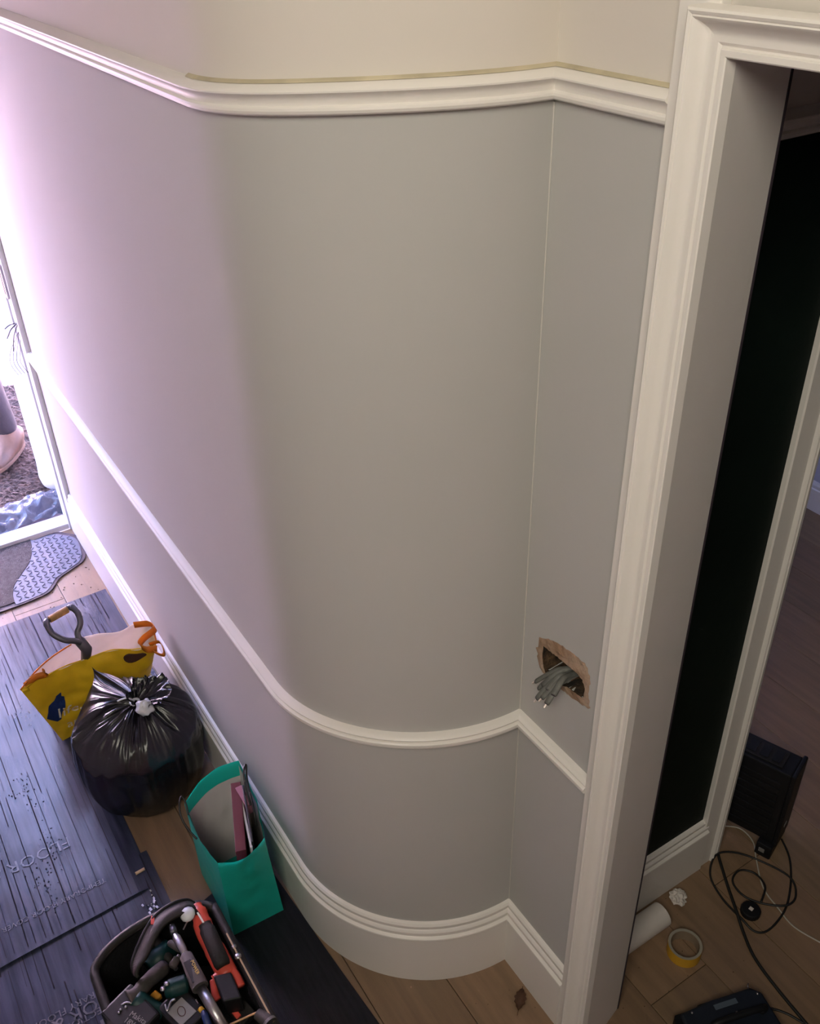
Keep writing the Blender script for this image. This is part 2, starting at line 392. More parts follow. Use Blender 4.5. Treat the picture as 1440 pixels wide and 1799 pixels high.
dado = [(0,DR),(.017,DR),(.021,DR+.004),(.0225,DR+.012),(.022,DR+.021),(.019,DR+.025),(.0145,DR+.0265),(.0145,DR+.029),(.0175,DR+.031),(.018,DR+.036),(.014,DR+.042),(.008,DR+.046),(0,DR+.048)]
dado = [(d, DR+(h-DR)*.60) for d, h in dado]
sweep('trim_dado_rail', dado, m_trim, dz=True)
base = [(0,0),(.020,0),(.020,.170),(.0215,.1715),(.0225,.175),(.0215,.1785),(.018,.180),(.0145,.182),(.0145,.185),(.0165,.188),(.0165,.196),(.013,.202),(.0105,.204),(.0105,.2065),(.0115,.209),(.0110,.215),(.0070,.220),(0,.222)]
sweep('baseboard_left', base, m_trim)

# doorway in wall_right: reveal lining, architrave
struct(MB().add([(JX,JY0,0),(JB,JY1,0),(.799,JY1,0),(.799,JY0-.001,0),(JX,JY0,2.15),(JB,JY1,2.15),(.799,JY1,2.15),(.799,JY0-.001,2.15)], [(0,1,5,4),(1,2,6,5),(2,3,7,6),(3,0,4,7),(0,3,2,1),(4,5,6,7)]).build('trim_door_lining', m_trim))
struct(MB().box((-.16, JY1, 2.131), (.799, JY0-.001, 2.15)).build('trim_door_lining_head', m_trim))
struct(MB().box((-.20, JY1, 0), (-.11, JY0, 2.15)).build('trim_door_lining_far', m_trim))
struct(MB().box((JB-.001, JY1-.004, 0), (JB+.03, JY1, 2.13)).build('trim_painted_shadow', m_dark))  # dark strip behind the jamb; the shadow there is put into its colour
def architrave(name, prof, plane, inner, head, z0=0, swap=False, far=None, m=None):
    """prof: (distance out from the opening, projection). leg + head, mitred"""
    mb = MB(); k = len(prof)
    for w_, d in prof:
        y = plane+d
        for (x, z) in ([(inner+w_, z0), (inner+w_, head+w_)] + ([(far-w_, head+w_), (far-w_, z0)] if far is not None else [(inner-2, head+w_)])):
            mb.v.append((x, y, z) if not swap else (y, x, z))
    n = 4 if far is not None else 3
    for i in range(k-1):
        for j in range(n-1): mb.f.append((i*n+j, i*n+j+1, (i+1)*n+j+1, (i+1)*n+j))
    mb.f.append(tuple(i*n for i in range(k)))
    mb.f.append(tuple(i*n+n-1 for i in reversed(range(k))))
    return struct(mb.build(name, m or m_trim, smooth=True, angle=28))
arc = [(0,0),(0,.016),(.0015,.0175),(.0075,.0180),(.0085,.0165),(.0090,.0135),(.0110,.0130),(.0125,.0145),(.0145,.0160),(.020,.0165),(.027,.0195),(.033,.0260),(.0365,.0330),(.0385,.0345),(.0400,.0330),(.0410,.0345),(.0440,.0360),(.0465,.0345),(.0480,.030),(.0480,0)]
architrave('trim_door_architrave', arc, JY0, JX, 2.131, far=-.11)
struct(MB().box((JX+.030, W2Y, 0), (.834, W2Y+.0175, 2.19)).build('trim_architrave_backing', m_trim, bevel=.002))
# plaster bead lines down the inner corner
struct(MB().tube([(xc-.001, W2Y+.001, .22), (xc-.001, W2Y+.001, 2.04)], .0013, 8).build('trim_corner_bead', mat('pale_corner_paint', (.60,.57,.53), .7)))

# front wall with the entrance
fy0, fy1 = -.50, .30
struct(MB().box((3.62, -1.1, 0), (3.84, fy0-.03, CAP)).build('wall_front', m_white))
struct(MB().box((3.62, fy1+.05, 0), (3.84, 1.7, CAP)).build('wall_front_far', m_white))
struct(MB().box((3.62, fy0-.03, 2.22), (3.84, fy1+.05, CAP)).build('wall_front_over_door', m_white))
d1 = struct(MB().box((3.612, fy0-.035, 0), (3.70, fy0, 2.2)).build('door_1', m_frame, bevel=.003))
for nm, lo, hi, mm in (('frame_post', (3.612, fy1, 0), (3.70, fy1+.05, 2.2), m_frame), ('frame_head', (3.612, fy0, 2.13), (3.70, fy1, 2.2), m_frame),
                       ('threshold', (3.63, fy0, -.005), (3.715, fy1, .022), m_frame), ('inner_lining', (3.535, -.526, 0), (3.605, -.5065, 2.2), m_frame),
                       ('rebate_gap_shade', (3.604, -.526, 0), (3.6125, -.512, 2.2), m_dark), ('threshold_seal', (3.715, fy0, -.005), (3.722, fy1, .017), m_dark)):  # strip between lining and post: shade of the rebate gap put into its colour
    d1_ = MB().box(lo, hi).build(nm, mm, bevel=.002 if mm is m_frame else 0); d1_.parent = d1
k = MB().box((3.55, -.508, 1.06), (3.60, -.498, 1.19)).build('lock_keep', m_steel, bevel=.002); k.parent = d1
k2 = MB().box((3.560, -.4985, 1.075), (3.588, -.4965, 1.175)).build('keep_slot', m_dark); k2.parent = k
# wires by the frame
wr_ = thing('frame_wires', 'short twisted wires sticking out of the white front door frame', 'wire', (3.55, -.505, .95)); A = At(wr_)
w0 = Vector((3.5600,-0.5537,0.9652))
w0.y = -.512
for e in ((3.5500,-0.4889,0.9555), (3.5500,-0.4875,0.9175), (3.5500,-0.4935,0.9250), (3.5500,-0.4969,0.8647), (3.5600,-0.5596,0.9974)):
    e = Vector(e); e.y += .03; A(MB().tube(smooth_path([w0, w0.lerp(e,.5)+Vector((0,.006,.004)), e],4), .0022, 6).build('wire', m_dgrey, smooth=True))
A(MB().lathe([(.0,-.008),(.010,-.004),(.011,.003),(0,.010)], w0, 10).build('wire_knot', m_scuff))
for q in range(4):
    c = Vector((3.6000,-0.4498,0.7978)); c.y = -.49; c += Vector((.0, .012*q-.01, 0)); 
    A(MB().tube(smooth_path([w0+Vector((.01,0,-.03)), c+Vector((0,.0,.05)), c+Vector((0,.012,.0)), c+Vector((0,-.004,-.05))],5), .0012, 5).build('wire', m_dgrey, smooth=True))

# hall enclosure
struct(MB().box((-1.7, 1.55, 0), (3.84, 1.7, CAP)).build('wall_opposite', m_grey))
struct(MB().box((-1.85, -3.5, 0), (-1.7, 1.7, CAP)).build('wall_back', m_white))
struct(MB().box((-1.85, -1.0, CAP), (3.84, 1.7, CAP+.1)).build('ceiling', m_ceil))
struct(MB().box((1.95, -.70, 2.75), (3.84, 1.7, 2.95)).build('ceiling_hall', m_ceil))
# stairs that the photographer stands on
sb = MB()
for k in range(14): sb.box((.86-.25*(k+1), -.22, 0 if k == 0 else .19*k-.02), (.86-.25*k+.02, .93, .19*(k+1)))
struct(sb.build('floor_stairs', PLM[0]))

# side rooms behind the doorway
GX = .966
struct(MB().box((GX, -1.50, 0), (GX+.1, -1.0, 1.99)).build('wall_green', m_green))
struct(MB().box((GX, -1.50, 1.99), (GX+.1, -1.0, 2.7)).build('wall_green_upper', m_white))
struct(MB().box((GX, -2.45, 2.08), (GX+.1, -1.50, 2.7)).build('wall_green_over_opening', m_white))
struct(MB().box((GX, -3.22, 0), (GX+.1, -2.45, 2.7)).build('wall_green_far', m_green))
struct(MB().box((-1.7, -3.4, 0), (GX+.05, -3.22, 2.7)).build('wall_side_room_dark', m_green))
struct(MB().box((GX+.05, -3.4, 0), (4.0, -3.22, 2.7)).build('wall_side_room', m_blue))
struct(MB().box((3.6, -3.4, 0), (3.75, -.7, 2.7)).build('wall_side_room_end', m_blue))
struct(MB().box((-1.7, -3.4, 2.6), (4.0, -1.0, 2.75)).build('ceiling_side_room', m_ceil))
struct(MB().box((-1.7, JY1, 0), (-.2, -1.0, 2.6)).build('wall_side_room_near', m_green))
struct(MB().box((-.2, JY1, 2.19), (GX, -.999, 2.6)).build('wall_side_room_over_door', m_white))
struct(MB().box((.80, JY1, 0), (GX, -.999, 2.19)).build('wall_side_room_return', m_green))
def run(name, prof, y0, y1, z=0, m=m_trim):      # straight moulding on the green wall
    mb = MB(); k = len(prof)
    for d, h in prof: mb.v += [(GX-d, y0, z+h), (GX-d, y1, z+h)]
    for i in range(k-1): mb.f.append((2*i, 2*i+1, 2*i+3, 2*i+2))
    mb.f.append(tuple(2*i for i in range(k))); mb.f.append(tuple(2*i+1 for i in reversed(range(k))))
    return struct(mb.build(name, m, smooth=True, angle=28))
gb = [(d*.95, h*.9) for d, h in base]
run('baseboard_green', gb, -1.02, -1.492)
run('trim_green_picture_rail', [(d, h-PR) for d, h in pict], -1.02, -1.50, z=1.955)
# casing of the second opening
gc = [(0,0),(0,.014),(.010,.016),(.013,.012),(.016,.012),(.022,.017),(.030,.022),(.034,.018),(.037,.014),(.085,.014),(.088,.011),(.088,0)]
mb = MB(); kk = len(gc)
for w_, d in gc: mb.v += [(GX-d, -1.568+w_, 0), (GX-d, -1.568+w_, 2.08+w_*.8)]
for i in range(kk-1): mb.f.append((2*i, 2*i+1, 2*i+3, 2*i+2))
mb.f.append(tuple(2*i for i in range(kk))); mb.f.append(tuple(2*i+1 for i in reversed(range(kk))))
struct(mb.build('trim_second_architrave', m_trim, smooth=True, angle=28))
struct(MB().box((GX-.001, -1.568, 0), (GX+.101, -1.498, 2.10)).build('trim_second_lining', m_trim))
struct(MB().box((GX-.014, -2.45, 2.08), (GX, -1.48, 2.16)).build('trim_second_head', m_trim))
# far skirting
mb = MB()
pf = [(0,0),(.018,0),(.018,.10),(.014,.104),(.014,.118),(.008,.126),(0,.13)]
for d, h in pf: mb.v += [(GX+.1, -3.22+d, h), (3.6, -3.22+d, h)]
for i in range(len(pf)-1): mb.f.append((2*i, 2*i+1, 2*i+3, 2*i+2))
struct(mb.build('baseboard_side_room', m_frame))

# ------------------------------------------------------------------ floor planks
fl = struct(MB().box((-1.7, -3.4, -.05), (3.63, 1.55, -.018)).build('floor', m_sub))
PW = .19; y = -3.40; row = 0
y = -1.487-PW*10
while y < 1.55:
    x = -1.7+random.uniform(-1.3, -.2); row += 1
    while x < 3.62:
        L = random.uniform(1.2, 2.1)
        a, b = max(x, -1.7), min(x+L, 3.62)
        if b-a > .05 and y+PW > -3.4:
            y0 = max(y, -3.39); 
            o = MB().box((a+.0008, y0+.0008, -.018), (b-.0008, min(y+PW, 1.548)-.0008, random.uniform(-.0004, .0004))).build('plank', PLM[random.randrange(7)], bevel=.0012)
            o.parent = fl
        x += L
    y += PW

# ------------------------------------------------------------------ floor protection boards
def inpoly(x, y, poly):
    c = False; n = len(poly)
    for i in range(n):
        x1, y1 = poly[i]; x2, y2 = poly[(i+1) % n]
        if (y1 > y) != (y2 > y) and x < (x2-x1)*(y-y1)/(y2-y1)+x1: c = not c
    return c
def board(label, x0, x1, y0, y1, z, seed, lip=False, rz=0, crease=12, ends=(0, 0)):
    rnd = random.Random(seed); mb = MB()
    ys = [y0+(y1-y0)*j/30 for j in range(31)]
    def h(x, y): return z+.0022*noise.noise(Vector((x*2.2, y*3.1, seed)))+.0015*noise.noise(Vector((x*9, y*4, seed+4)))
    if lip: ys = [y0-.045, y0-.03, y0-.006, y0+.001]+ys[1:]
    nx = 40
    for i in range(nx+1):
        for y in ys:
            xx = x0+(x1-x0)*i/nx+(ends[0]*(1-i/nx)+ends[1]*i/nx)*(y-y0)/(y1-y0)
            zz = h(xx, y)
            if lip and y < y0: zz = max(.0025, zz-(y0-y)*.22)
            mb.v.append((xx, y, zz))
    m_ = len(ys)
    for i in range(nx):
        for j in range(m_-1): a = i*m_+j; mb.f.append((a, a+m_, a+m_+1, a+1))
    o = mb.build('floor_protection_board', m_boardA, smooth=False, solid=.0022)
    o['label'] = label; o['category'] = 'floor cover'
    # dark flute creases running lengthwise, each its own length
    cr = MB()
    yv = y0+.02
    while yv < y1-.01:
        xa = x0+.004; 
        while xa < x1-.03:
            L = rnd.uniform(.15, (x1-x0)*.9); xb = min(xa+L, x1-.004)
            wd = rnd.choice([.0010, .0016, .0024, .0034])
            pts = [(xa+(xb-xa)*t/10) for t in range(11)]
            jit = rnd.uniform(-.002, .002)
            for t in range(10):
                pa, pb = pts[t], pts[t+1]
                sh = lambda x: ends[0]*0
                ya = yv+jit*t/10
                cr.add([(pa, ya, h(pa, ya)+.0030), (pb, ya, h(pb, ya)+.0030), (pb, ya+wd, h(pb, ya+wd)+.0030), (pa, ya+wd, h(pa, ya+wd)+.0030)], [(0,1,2,3)])
            xa = xb+rnd.uniform(.02, .3)
        yv += rnd.uniform(.010, .036)
    c = cr.build('flute_crease', m_scratch, o); c['kind'] = 'stuff'
    return o, h
bA, hA = board('ribbed black floor protection board nearest the doormat, shining blue in the daylight', 2.30, 3.115, -.498, .70, .0035, 3)
bC, hC = board('ribbed floor protection board under the tool tote, slipped beneath the long sheet', .95, 1.86, -.222, .70, .0035, 11)
bB, hB = board('long scuffed ribbed floor protection board left of the rubbish bag, edge folded down', 1.735, 2.62, -.160, .70, .011, 5, lip=True, ends=(-.03, 0))
# board D : plain black sheet against the curved baseboard
poly = [(1.6127,-0.2798), (1.6320,-0.3477), (1.63, -.492), (1.29, -.512), (1.064, -.528), (.93, -.53), (.93, -.262)]
dD = MB().prism(poly, .0006, .0036).build('floor_protection_sheet', mat('plain_black_sheet', (.012, .012, .018), .45, spec=.25, noise_amt=.4, nscale=9, bump=.2, bscale=6, stretch=(1, 10, 1)))
tag(dD, 'plain black floor protection sheet under the teal gift bag', 'floor cover')
# printing on boards (reads from the far side)
def pr(body, size, px, z, par):
    text(body, size, m_print, par, (px[0], px[1], z), (0, 1, 0), (-1, 0, 0), 'printed_text')
pr('TEMPORARY FLOOR COVER', .026, (1.5359,-0.0542), .0068, bC)
pr('FLOOR & SURFACE', .048, (1.5210,-0.0551), .0068, bC)
pr('PROTECTION BOARD', .026, (1.4896,-0.0387), .0068, bC)
pr('ANTI-', .085, (1.4669,-0.0311), .0068, bC)
pr('FLOOR & SURFACE', .055, (2.0350,-0.0468), .0142, bB)
pr('TEMPORARY FLOOR COVER', .022, (1.8347,-0.0936), .0142, bB)
# dust and scuffs on boards
for q, (px, sz, zz, par) in enumerate([((2.2674,0.0237), .03, .0145, bB), ((1.9098,0.0519), .028, .0145, bB), ((2.0216,0.0031), .03, .0145, bB), ((2.5843,-0.0646), .022, .0145, bB), ((1.6798,-0.1785), .02, .0075, bC)]):
    mb = MB(); rnd = random.Random(q)
    for i in range(46 if q < 3 else 16):
        x = px[0]+rnd.gauss(0, sz*1.4); yy = px[1]+rnd.gauss(0, sz*.5); r = rnd.uniform(.0008, .0026)
        mb.lathe([(0,0),(r,0),(r*.7,r*.5),(0,r*.6)], (x, yy, zz-.001), 5)
    c = mb.build('plaster_dust', m_scuff if q > 2 else m_scratch, par); c['kind'] = 'stuff'
# brown paper scrap
mb = MB()
edge = [(2.1297,-0.1707), (2.1102,-0.1999), (2.0597,-0.1994), (2.0024,-0.1963), (1.8817,-0.2001), (1.7981,-0.1978), (1.7947,-0.1702), (1.8412,-0.1662), (1.9558,-0.1656)]
mb.prism(edge, .0004, .0012)
o = tag(mb.build('paper_scrap', m_kraft), 'torn brown paper strip lying beside the folded board edge', 'paper')
ce = [Vector((*(1.7929,-0.1696), .002)), Vector((*(1.7946,-0.1966), .004))]
def curl(u, v):
    p = ce[0].lerp(ce[1], v); a = u*4.2
    return (p.x+.006*math.sin(a)+.004, p.y, .0015+.006*(1-math.cos(a)))
c = MB().grid(curl, 12, 4).build('curled_end', m_kraft, smooth=True, solid=.0006); At(o)(c)

# ------------------------------------------------------------------ doormat
half = [(3.5832,-0.1995), (3.6106,-0.3224), (3.6202,-0.4326), (3.5835,-0.4785), (3.5342,-0.5131), (3.4677,-0.5155), (3.3817,-0.4995), (3.3427,-0.4738), (3.3166,-0.4243), (3.2851,-0.3650), (3.2233,-0.3146), (3.2071,-0.2574), (3.2013,-0.1865), (3.2016,-0.1141)]
MYC = -.02
def mirror(p): return (p[0], 2*MYC-p[1])
def smooth2(pl, n=5): return [(v.x, v.y) for v in smooth_path([(p[0], p[1], 0) for p in pl], n)]
right_edge = smooth2(half[1:-1], 5)
outline = right_edge+[mirror(p) for p in reversed(right_edge)]
dm = thing('doormat', 'doormat with dark centre and grey-blue chequered rubber ends by the front door', 'doormat', (3.4, MYC, 0)); A = At(dm)
A(MB().prism(outline, .0005, .007).build('backing', m_matb))
cen = (sum(p[0] for p in outline)/len(outline), MYC)
div = smooth2([(3.6221,-0.3347), (3.5465,-0.3229), (3.4625,-0.2926), (3.4012,-0.2479), (3.3418,-0.2047), (3.2789,-0.1833), (3.2280,-0.1778)], 5)
ins = [(cen[0]+(x-cen[0])*.955, cen[1]+(y-cen[1])*.965) for x, y in right_edge]
cut = [p for p in ins if True]
def side_of(p):      # right of divider?
    best = min(div, key=lambda q: abs(q[0]-p[0])); return p[1] < best[1]
rp_ = [p for p in ins if side_of(p)]
panel = div+list(reversed(rp_))
rpan = [A(MB().prism(panel, .006, .0085).build('rubber_panel', m_matr))]
rpan.append(A(MB().prism([mirror(p) for p in panel], .006, .0085).build('rubber_panel', m_matr)))
cenp = div+[mirror(p) for p in reversed(div)]
ppan = A(MB().prism(cenp, .006, .0105).build('pile_panel', m_mat))
for mir in (False, True):
    mb = MB()
    for i in range(60):
        for j in range(50):
            x = 3.15+i*.0105; yy = -.55+j*.0125+(.006 if i % 2 else 0)
            p = (x, yy)
            if inpoly(x, yy, panel) and inpoly(x+.006, yy, panel) and inpoly(x-.006, yy, panel):
                if (i % 2) or (j % 2): continue
                s_ = 1 if (i//2+j//2) % 2 else -1; a = s_*.75
                if mir: p = mirror(p); a = -a
                dx, dy = math.cos(a)*.0085, math.sin(a)*.0085
                mb.obox((p[0], p[1], .0092), (dx, dy, 0), (-dy*.26, dx*.26, 0), (0, 0, .0022))
    c = sub(mb.build('tread_ridges', m_matr), rpan[1 if mir else 0]); c['kind'] = 'stuff'
mb = MB()
for i in range(260):
    x, yy = random.uniform(3.2, 3.66), random.uniform(-.33, .30)
    if inpoly(x, yy, cenp): r = random.uniform(.0006, .0016); mb.lathe([(0,0),(r,0),(0,r)], (x, yy, .0102), 4)
c = sub(mb.build('grit', m_scuff), ppan); c['kind'] = 'stuff'
# crumbs on the floor
mb = MB()
for i in range(150):
    x, yy = random.uniform(3.12, 3.5), random.uniform(-.49, .3); r = random.uniform(.0008, .0028)
    if not inpoly(x, yy, outline): mb.lathe([(0,0),(r,0),(r*.8,r*.6),(0,r)], (x, yy, .0006), 5)
for i in range(60):
    x, yy = random.uniform(.6, 1.0), random.uniform(-1.4, -.7); r = random.uniform(.0006, .0016)
    mb.lathe([(0,0),(r,0),(r*.8,r*.6),(0,r)], (x, yy, .0006), 5)
c = tag(mb.build('floor_grit', m_rub), 'small dark crumbs of grit scattered on the floorboards by the doormat', 'grit'); c['kind'] = 'stuff'

# ------------------------------------------------------------------ outside
def gfn(u, v):
    x = 3.84+u*6; yy = -4+v*8
    hgt = -.02+.05*noise.noise(Vector((x*1.3, yy*1.3, 0)))*min(1, (x-3.84)*2)+.012*noise.noise(Vector((x*14, yy*14, 1)))+.006*noise.noise(Vector((x*50, yy*50, 2)))
    return (x, yy, hgt)
def gfine(u, v):
    x = 3.90+u*1.3; yy = -.9+v*1.6
    return (x, yy, .012+.018*noise.noise(Vector((x*7, yy*7, 0)))+.016*abs(noise.noise(Vector((x*32, yy*32, 1))))+.009*noise.noise(Vector((x*85, yy*85, 2))))
struct(MB().box((3.84, -14, -.4), (34, 14, -.06)).build('floor_outside', m_pave))
gr = tag(MB().grid(gfine, 150, 180).build('soil', m_soil, smooth=False), 'dug brown soil outside the front door', 'soil'); gr['kind'] = 'stuff'
pl = MB()
pq = Vector((4.1441,-0.4860,0.0000)); pr_r = .12
cxp, cyp = 4.03, -.62
struct(MB().lathe([(.105,0.0),(.12,.015),(.126,.05),(.122,.09),(.12,.12),(.12,2.6)], (cxp+.005, cyp+.005, .0), 32).build('trim_porch_pillar', m_render, smooth=True))
def film(u, v):
    x = 3.724+u*.22+.02*math.sin(v*9); yy = .45-v*1.02
    k = math.sin(u*PI)
    return (x, yy, .014+k*.035+k*.035*abs(noise.noise(Vector((x*9, yy*9, 5))))+.016*noise.noise(Vector((x*26, yy*26, 6))))
def cl(f, lo=.003):
    def g(u, v):
        p = f(u, v); return (p[0], p[1], max(lo, p[2]))
    return g
tag(MB().grid(cl(film), 40, 110).build('plastic_sheet', m_film, smooth=False), 'crumpled blue-grey plastic sheet just outside the door threshold', 'plastic sheet')
def film2(u, v):
    x = 4.36+u*.13; yy = -.345+v*.15; k = math.sin(u*PI)*math.sin(v*PI)
    return (x, yy, .045+k*.05+k*.05*noise.noise(Vector((x*13, yy*13, 9)))+.012*noise.noise(Vector((x*40, yy*40, 3))))
tag(MB().grid(film2, 36, 36).build('plastic_wrapper', m_wfilm, smooth=False), 'crumpled white plastic wrapper lying on the soil beside the boot', 'plastic')
struct(MB().box((14, -14, -.1), (14.4, 14, 6.5)).build('wall_bounce_house', mat('lilac_bounce_tint', (.62, .56, .74), .9, bump=.3)))  # unseen house front added to bounce sunlight indoors; lilac tints that daylight
# person outside: only the lower leg and boot show past the frame
def skinfig(name, joints, bones, m, parent, sub=2, root=0):
    me = bpy.data.meshes.new(name); me.from_pydata([j[0] for j in joints], bones, []); me.update()
    o = bpy.data.objects.new(name, me); COL.objects.link(o); me.materials.append(m)
    sk = o.modifiers.new('skin', 'SKIN'); sk.use_smooth_shade = True
    for i, j in enumerate(joints):
        r = j[1]; me.skin_vertices[0].data[i].radius = r if isinstance(r, tuple) else (r, r)
        me.skin_vertices[0].data[i].use_root = (i == root)
    k = o.modifiers.new('sub', 'SUBSURF'); k.levels = sub; k.render_levels = sub
    At(parent)(o); return o
pe = thing('person', 'person in dark trousers and a tan work boot standing outside on the soil', 'person', (4.36, -.42, 0)); A = At(pe)
fx, fy = 4.36, -.455     # near foot
gx, gy = 4.70, -.15     # other foot
H0 = .045
J = [((4.48,-.30,.98),.15), ((4.42,-.38,.90),.10), ((4.40,-.42,.52),.068), ((fx+.02,fy+.0,.12),.055),
     ((4.54,-.24,.90),.10), ((4.63,-.17,.52),.068), ((gx,gy,.12),.055),
     ((4.50,-.29,1.18),.145), ((4.50,-.28,1.38),.16), ((4.50,-.28,1.50),.07), ((4.49,-.285,1.58),.055)]
body = skinfig('body', J, [(0,1),(1,2),(2,3),(0,4),(4,5),(5,6),(0,7),(7,8),(8,9),(9,10)], m_trou, pe)
for sgn in (-1, 1):
    s = Vector((4.50-.12*sgn*-1*.0, -.28, 1.44)); dv = Vector((.55, .83, 0)).normalized()*(.19*sgn)
    sh = s+dv; el = sh+Vector((-.03, 0, -.30))+dv*.2; wr2 = el+Vector((-.05, .0, -.24))
    skinfig('sleeve', [(tuple(s),.08), (tuple(sh),.065), (tuple(el),.048), (tuple(wr2),.035)], [(0,1),(1,2),(2,3)], m_jack, pe)
    hj = [(tuple(wr2),.024), (tuple(wr2+Vector((-.05,0,-.04))),(.032,.018))]; hb = [(0,1)]
    for q in range(4):
        b0 = wr2+Vector((-.07,0,-.055))+dv.normalized()*(.018*(q-1.5)); b1 = b0+Vector((-.03,0,-.03)); b2 = b1+Vector((-.008,0,-.028))
        hj += [(tuple(b0),.0095),(tuple(b1),.0085),(tuple(b2),.0075)]; nn = len(hj); hb += [(1,nn-3),(nn-3,nn-2),(nn-2,nn-1)]
    t0 = wr2+Vector((-.03,0,-.03))-dv.normalized()*.03*sgn; t1 = t0+Vector((-.03,0,-.02))-dv.normalized()*.012*sgn
    hj += [(tuple(t0),.011),(tuple(t1),.009)]; nn = len(hj); hb += [(0,nn-2),(nn-2,nn-1)]
    skinfig('hand', hj, hb, m_skin, pe)
skinfig('jacket', [((4.50,-.29,1.00),(.155,.155)), ((4.50,-.29,1.2),(.16,.15)), ((4.50,-.28,1.38),(.175,.15)), ((4.50,-.28,1.47),.10)], [(0,1),(1,2),(2,3)], m_jack, pe)
hd = Vector((4.47,-.29,1.68))
mb = MB(); mb.lathe([(0,-.125),(.045,-.118),(.062,-.09),(.074,-.04),(.080,.02),(.078,.06),(.060,.10),(.03,.122),(0,.127)], hd, 24)
A(mb.build('head', m_skin, smooth=True, sub=1))
fd = Vector((-.9, -.1, 0)).normalized(); sd = Vector((-fd.y, fd.x, 0))
A(MB().lathe([(0,-.02),(.012,-.012),(.013,0),(.006,.018),(0,.022)], hd+fd*.082+Vector((0,0,-.015)), 10).build('nose', m_skin, smooth=True))
for s_ in (-1, 1):
    A(MB().lathe([(0,-.008),(.010,-.003),(.010,.003),(0,.008)], hd+fd*.072+sd*.03*s_+Vector((0,0,.012)), 10).build('eye', m_dark, smooth=True))
    A(MB().lathe([(0,-.03),(.012,-.015),(.014,.01),(0,.03)], hd+sd*.078*s_, 10).build('ear', m_skin, smooth=True))
A(MB().obox(hd+fd*.070+Vector((0,0,-.062)), sd*.022, fd*.004, (0,0,.004)).build('mouth', m_maroon, bevel=.002))
A(MB().lathe([(.083,.03),(.086,.06),(.066,.106),(.034,.13),(0,.135)], hd+Vector((.012,0,0)), 20).build('hair', m_hair, smooth=True))
def boot(x, y, ang):
    d = Vector((math.cos(ang), math.sin(ang), 0)); s = Vector((-d.y, d.x, 0)); o0 = Vector((x, y, 0))
    J = [(o0+Vector((0,0,.17)),.056), (o0+Vector((0,0,.09)),.052), (o0-d*.05+Vector((0,0,.065)),.042), (o0+d*.08+Vector((0,0,.075)),(.046,.040)), (o0+d*.17+Vector((0,0,.062)),(.044,.032)), (o0+d*.215+Vector((0,0,.058)),(.032,.026))]
    J = [(tuple(a), b) for a, b in J]
    b = skinfig('boot', J, [(0,1),(1,2),(1,3),(3,4),(4,5)], m_boot, pe, root=1)
    pts = []
    for t in range(20):
        a = 2*PI*t/20; ex = .085+.165*math.cos(a); ey = .046*math.sin(a)*(1+.12*math.cos(a)); pts.append(tuple((o0+d*ex+s*ey).xy))
    sl_ = MB().prism(pts, H0-.005, H0+.014).build('sole', m_sole, bevel=.003); At(pe)(sl_)
boot(fx+.02, fy-.01, 2.45); boot(gx, gy, 2.8)

# ------------------------------------------------------------------ black rubbish bag
def bagmesh(cx, cy, R, HT, kn):
    """kn: knot position. radial film, sharp folds gathering to the knot"""
    nu, nv = 90, 240; ears = [((2.3196,-0.2730,0.3350), .75, .60), ((2.0952,-0.1421,0.3000), .60, .58), ((2.0286,-0.4804,0.2700), .55, .56)]
    def f(u, v):
        a = 2*PI*v
        if u < .5:   # sides
            t = u/.5; z = t*HT*.74
            rr = R*(.80+.24*math.sin(min(1, t*1.15)*PI*.62))
            fold = .010*noise.noise(Vector((math.cos(a)*3.2, math.sin(a)*3.2, z*5)))+.006*(1-2*abs(noise.noise(Vector((math.cos(a)*7, math.sin(a)*7, z*3+4)))))*t
            if t < .12: rr *= .88+t
            x = cx+(rr+fold)*math.cos(a); y = cy+(rr+fold)*math.sin(a)
        else:
            t = (u-.5)/.5; rr = R*1.035*(1-t)**.92+.012*t
            k = t
            x = cx*(1-k)+kn[0]*k+rr*math.cos(a); y = cy*(1-k)+kn[1]*k+rr*math.sin(a)
            z = HT*.74+(kn[2]-.015-HT*.74)*(math.sin(t*PI/2)**.75)
            amp = .026*math.sin(t*PI)**.7
            pl_ = (1-2*abs(noise.noise(Vector((math.cos(a)*3.6, math.sin(a)*3.6, 2+t*.9)))))*.9+.35*(1-2*abs(noise.noise(Vector((math.cos(a)*11, math.sin(a)*15, 7+t)))))
            z += amp*(pl_-.5)
        p = Vector((x, y, max(.002, z)))
        for e, wd_, uc in ears:
            e = Vector(e); a0 = math.atan2(e.y-cy, e.x-cx); da = abs((a-a0+PI) % (2*PI)-PI)
            k = max(0, 1-da/wd_)**1.15*max(0, 1-abs(u-uc)/.30)**1.1
            p = p.lerp(e, min(.97, k))
        if p.y < -.498: p.y = -.498+(p.y+.498)*.02
        return (p.x, p.y, max(.002, p.z))
    mb = MB().grid(f, nu, nv)
    n0 = len(mb.v); mb.f.append(tuple(range(nv, -1, -1))[:nv])
    return mb
KN = (2.0836,-0.3396,0.3600)
rb = thing('rubbish_bag', 'full tied black rubbish bag standing against the baseboard', 'bag', (2.12, -.295, 0)); A = At(rb)
A(bagmesh(2.092, -.316, .178, .33, KN).build('bag_body', m_bin, smooth=True))
def ruff(u, v):
    a = 2*PI*v; r = .010+.05*u**.8*(1+.35*noise.noise(Vector((math.cos(a)*2, math.sin(a)*2, 3)))); fz = .012*noise.noise(Vector((math.cos(a)*8, math.sin(a)*8, u*2)))
    return (KN[0]-.010*u+r*math.cos(a)*1.05-.012*u, KN[1]-.035*u+r*math.sin(a), KN[2]-.016+.045*u+fz*(1+u))
tneck = A(MB().grid(ruff, 8, 72).build('tied_neck', m_bin, smooth=True))
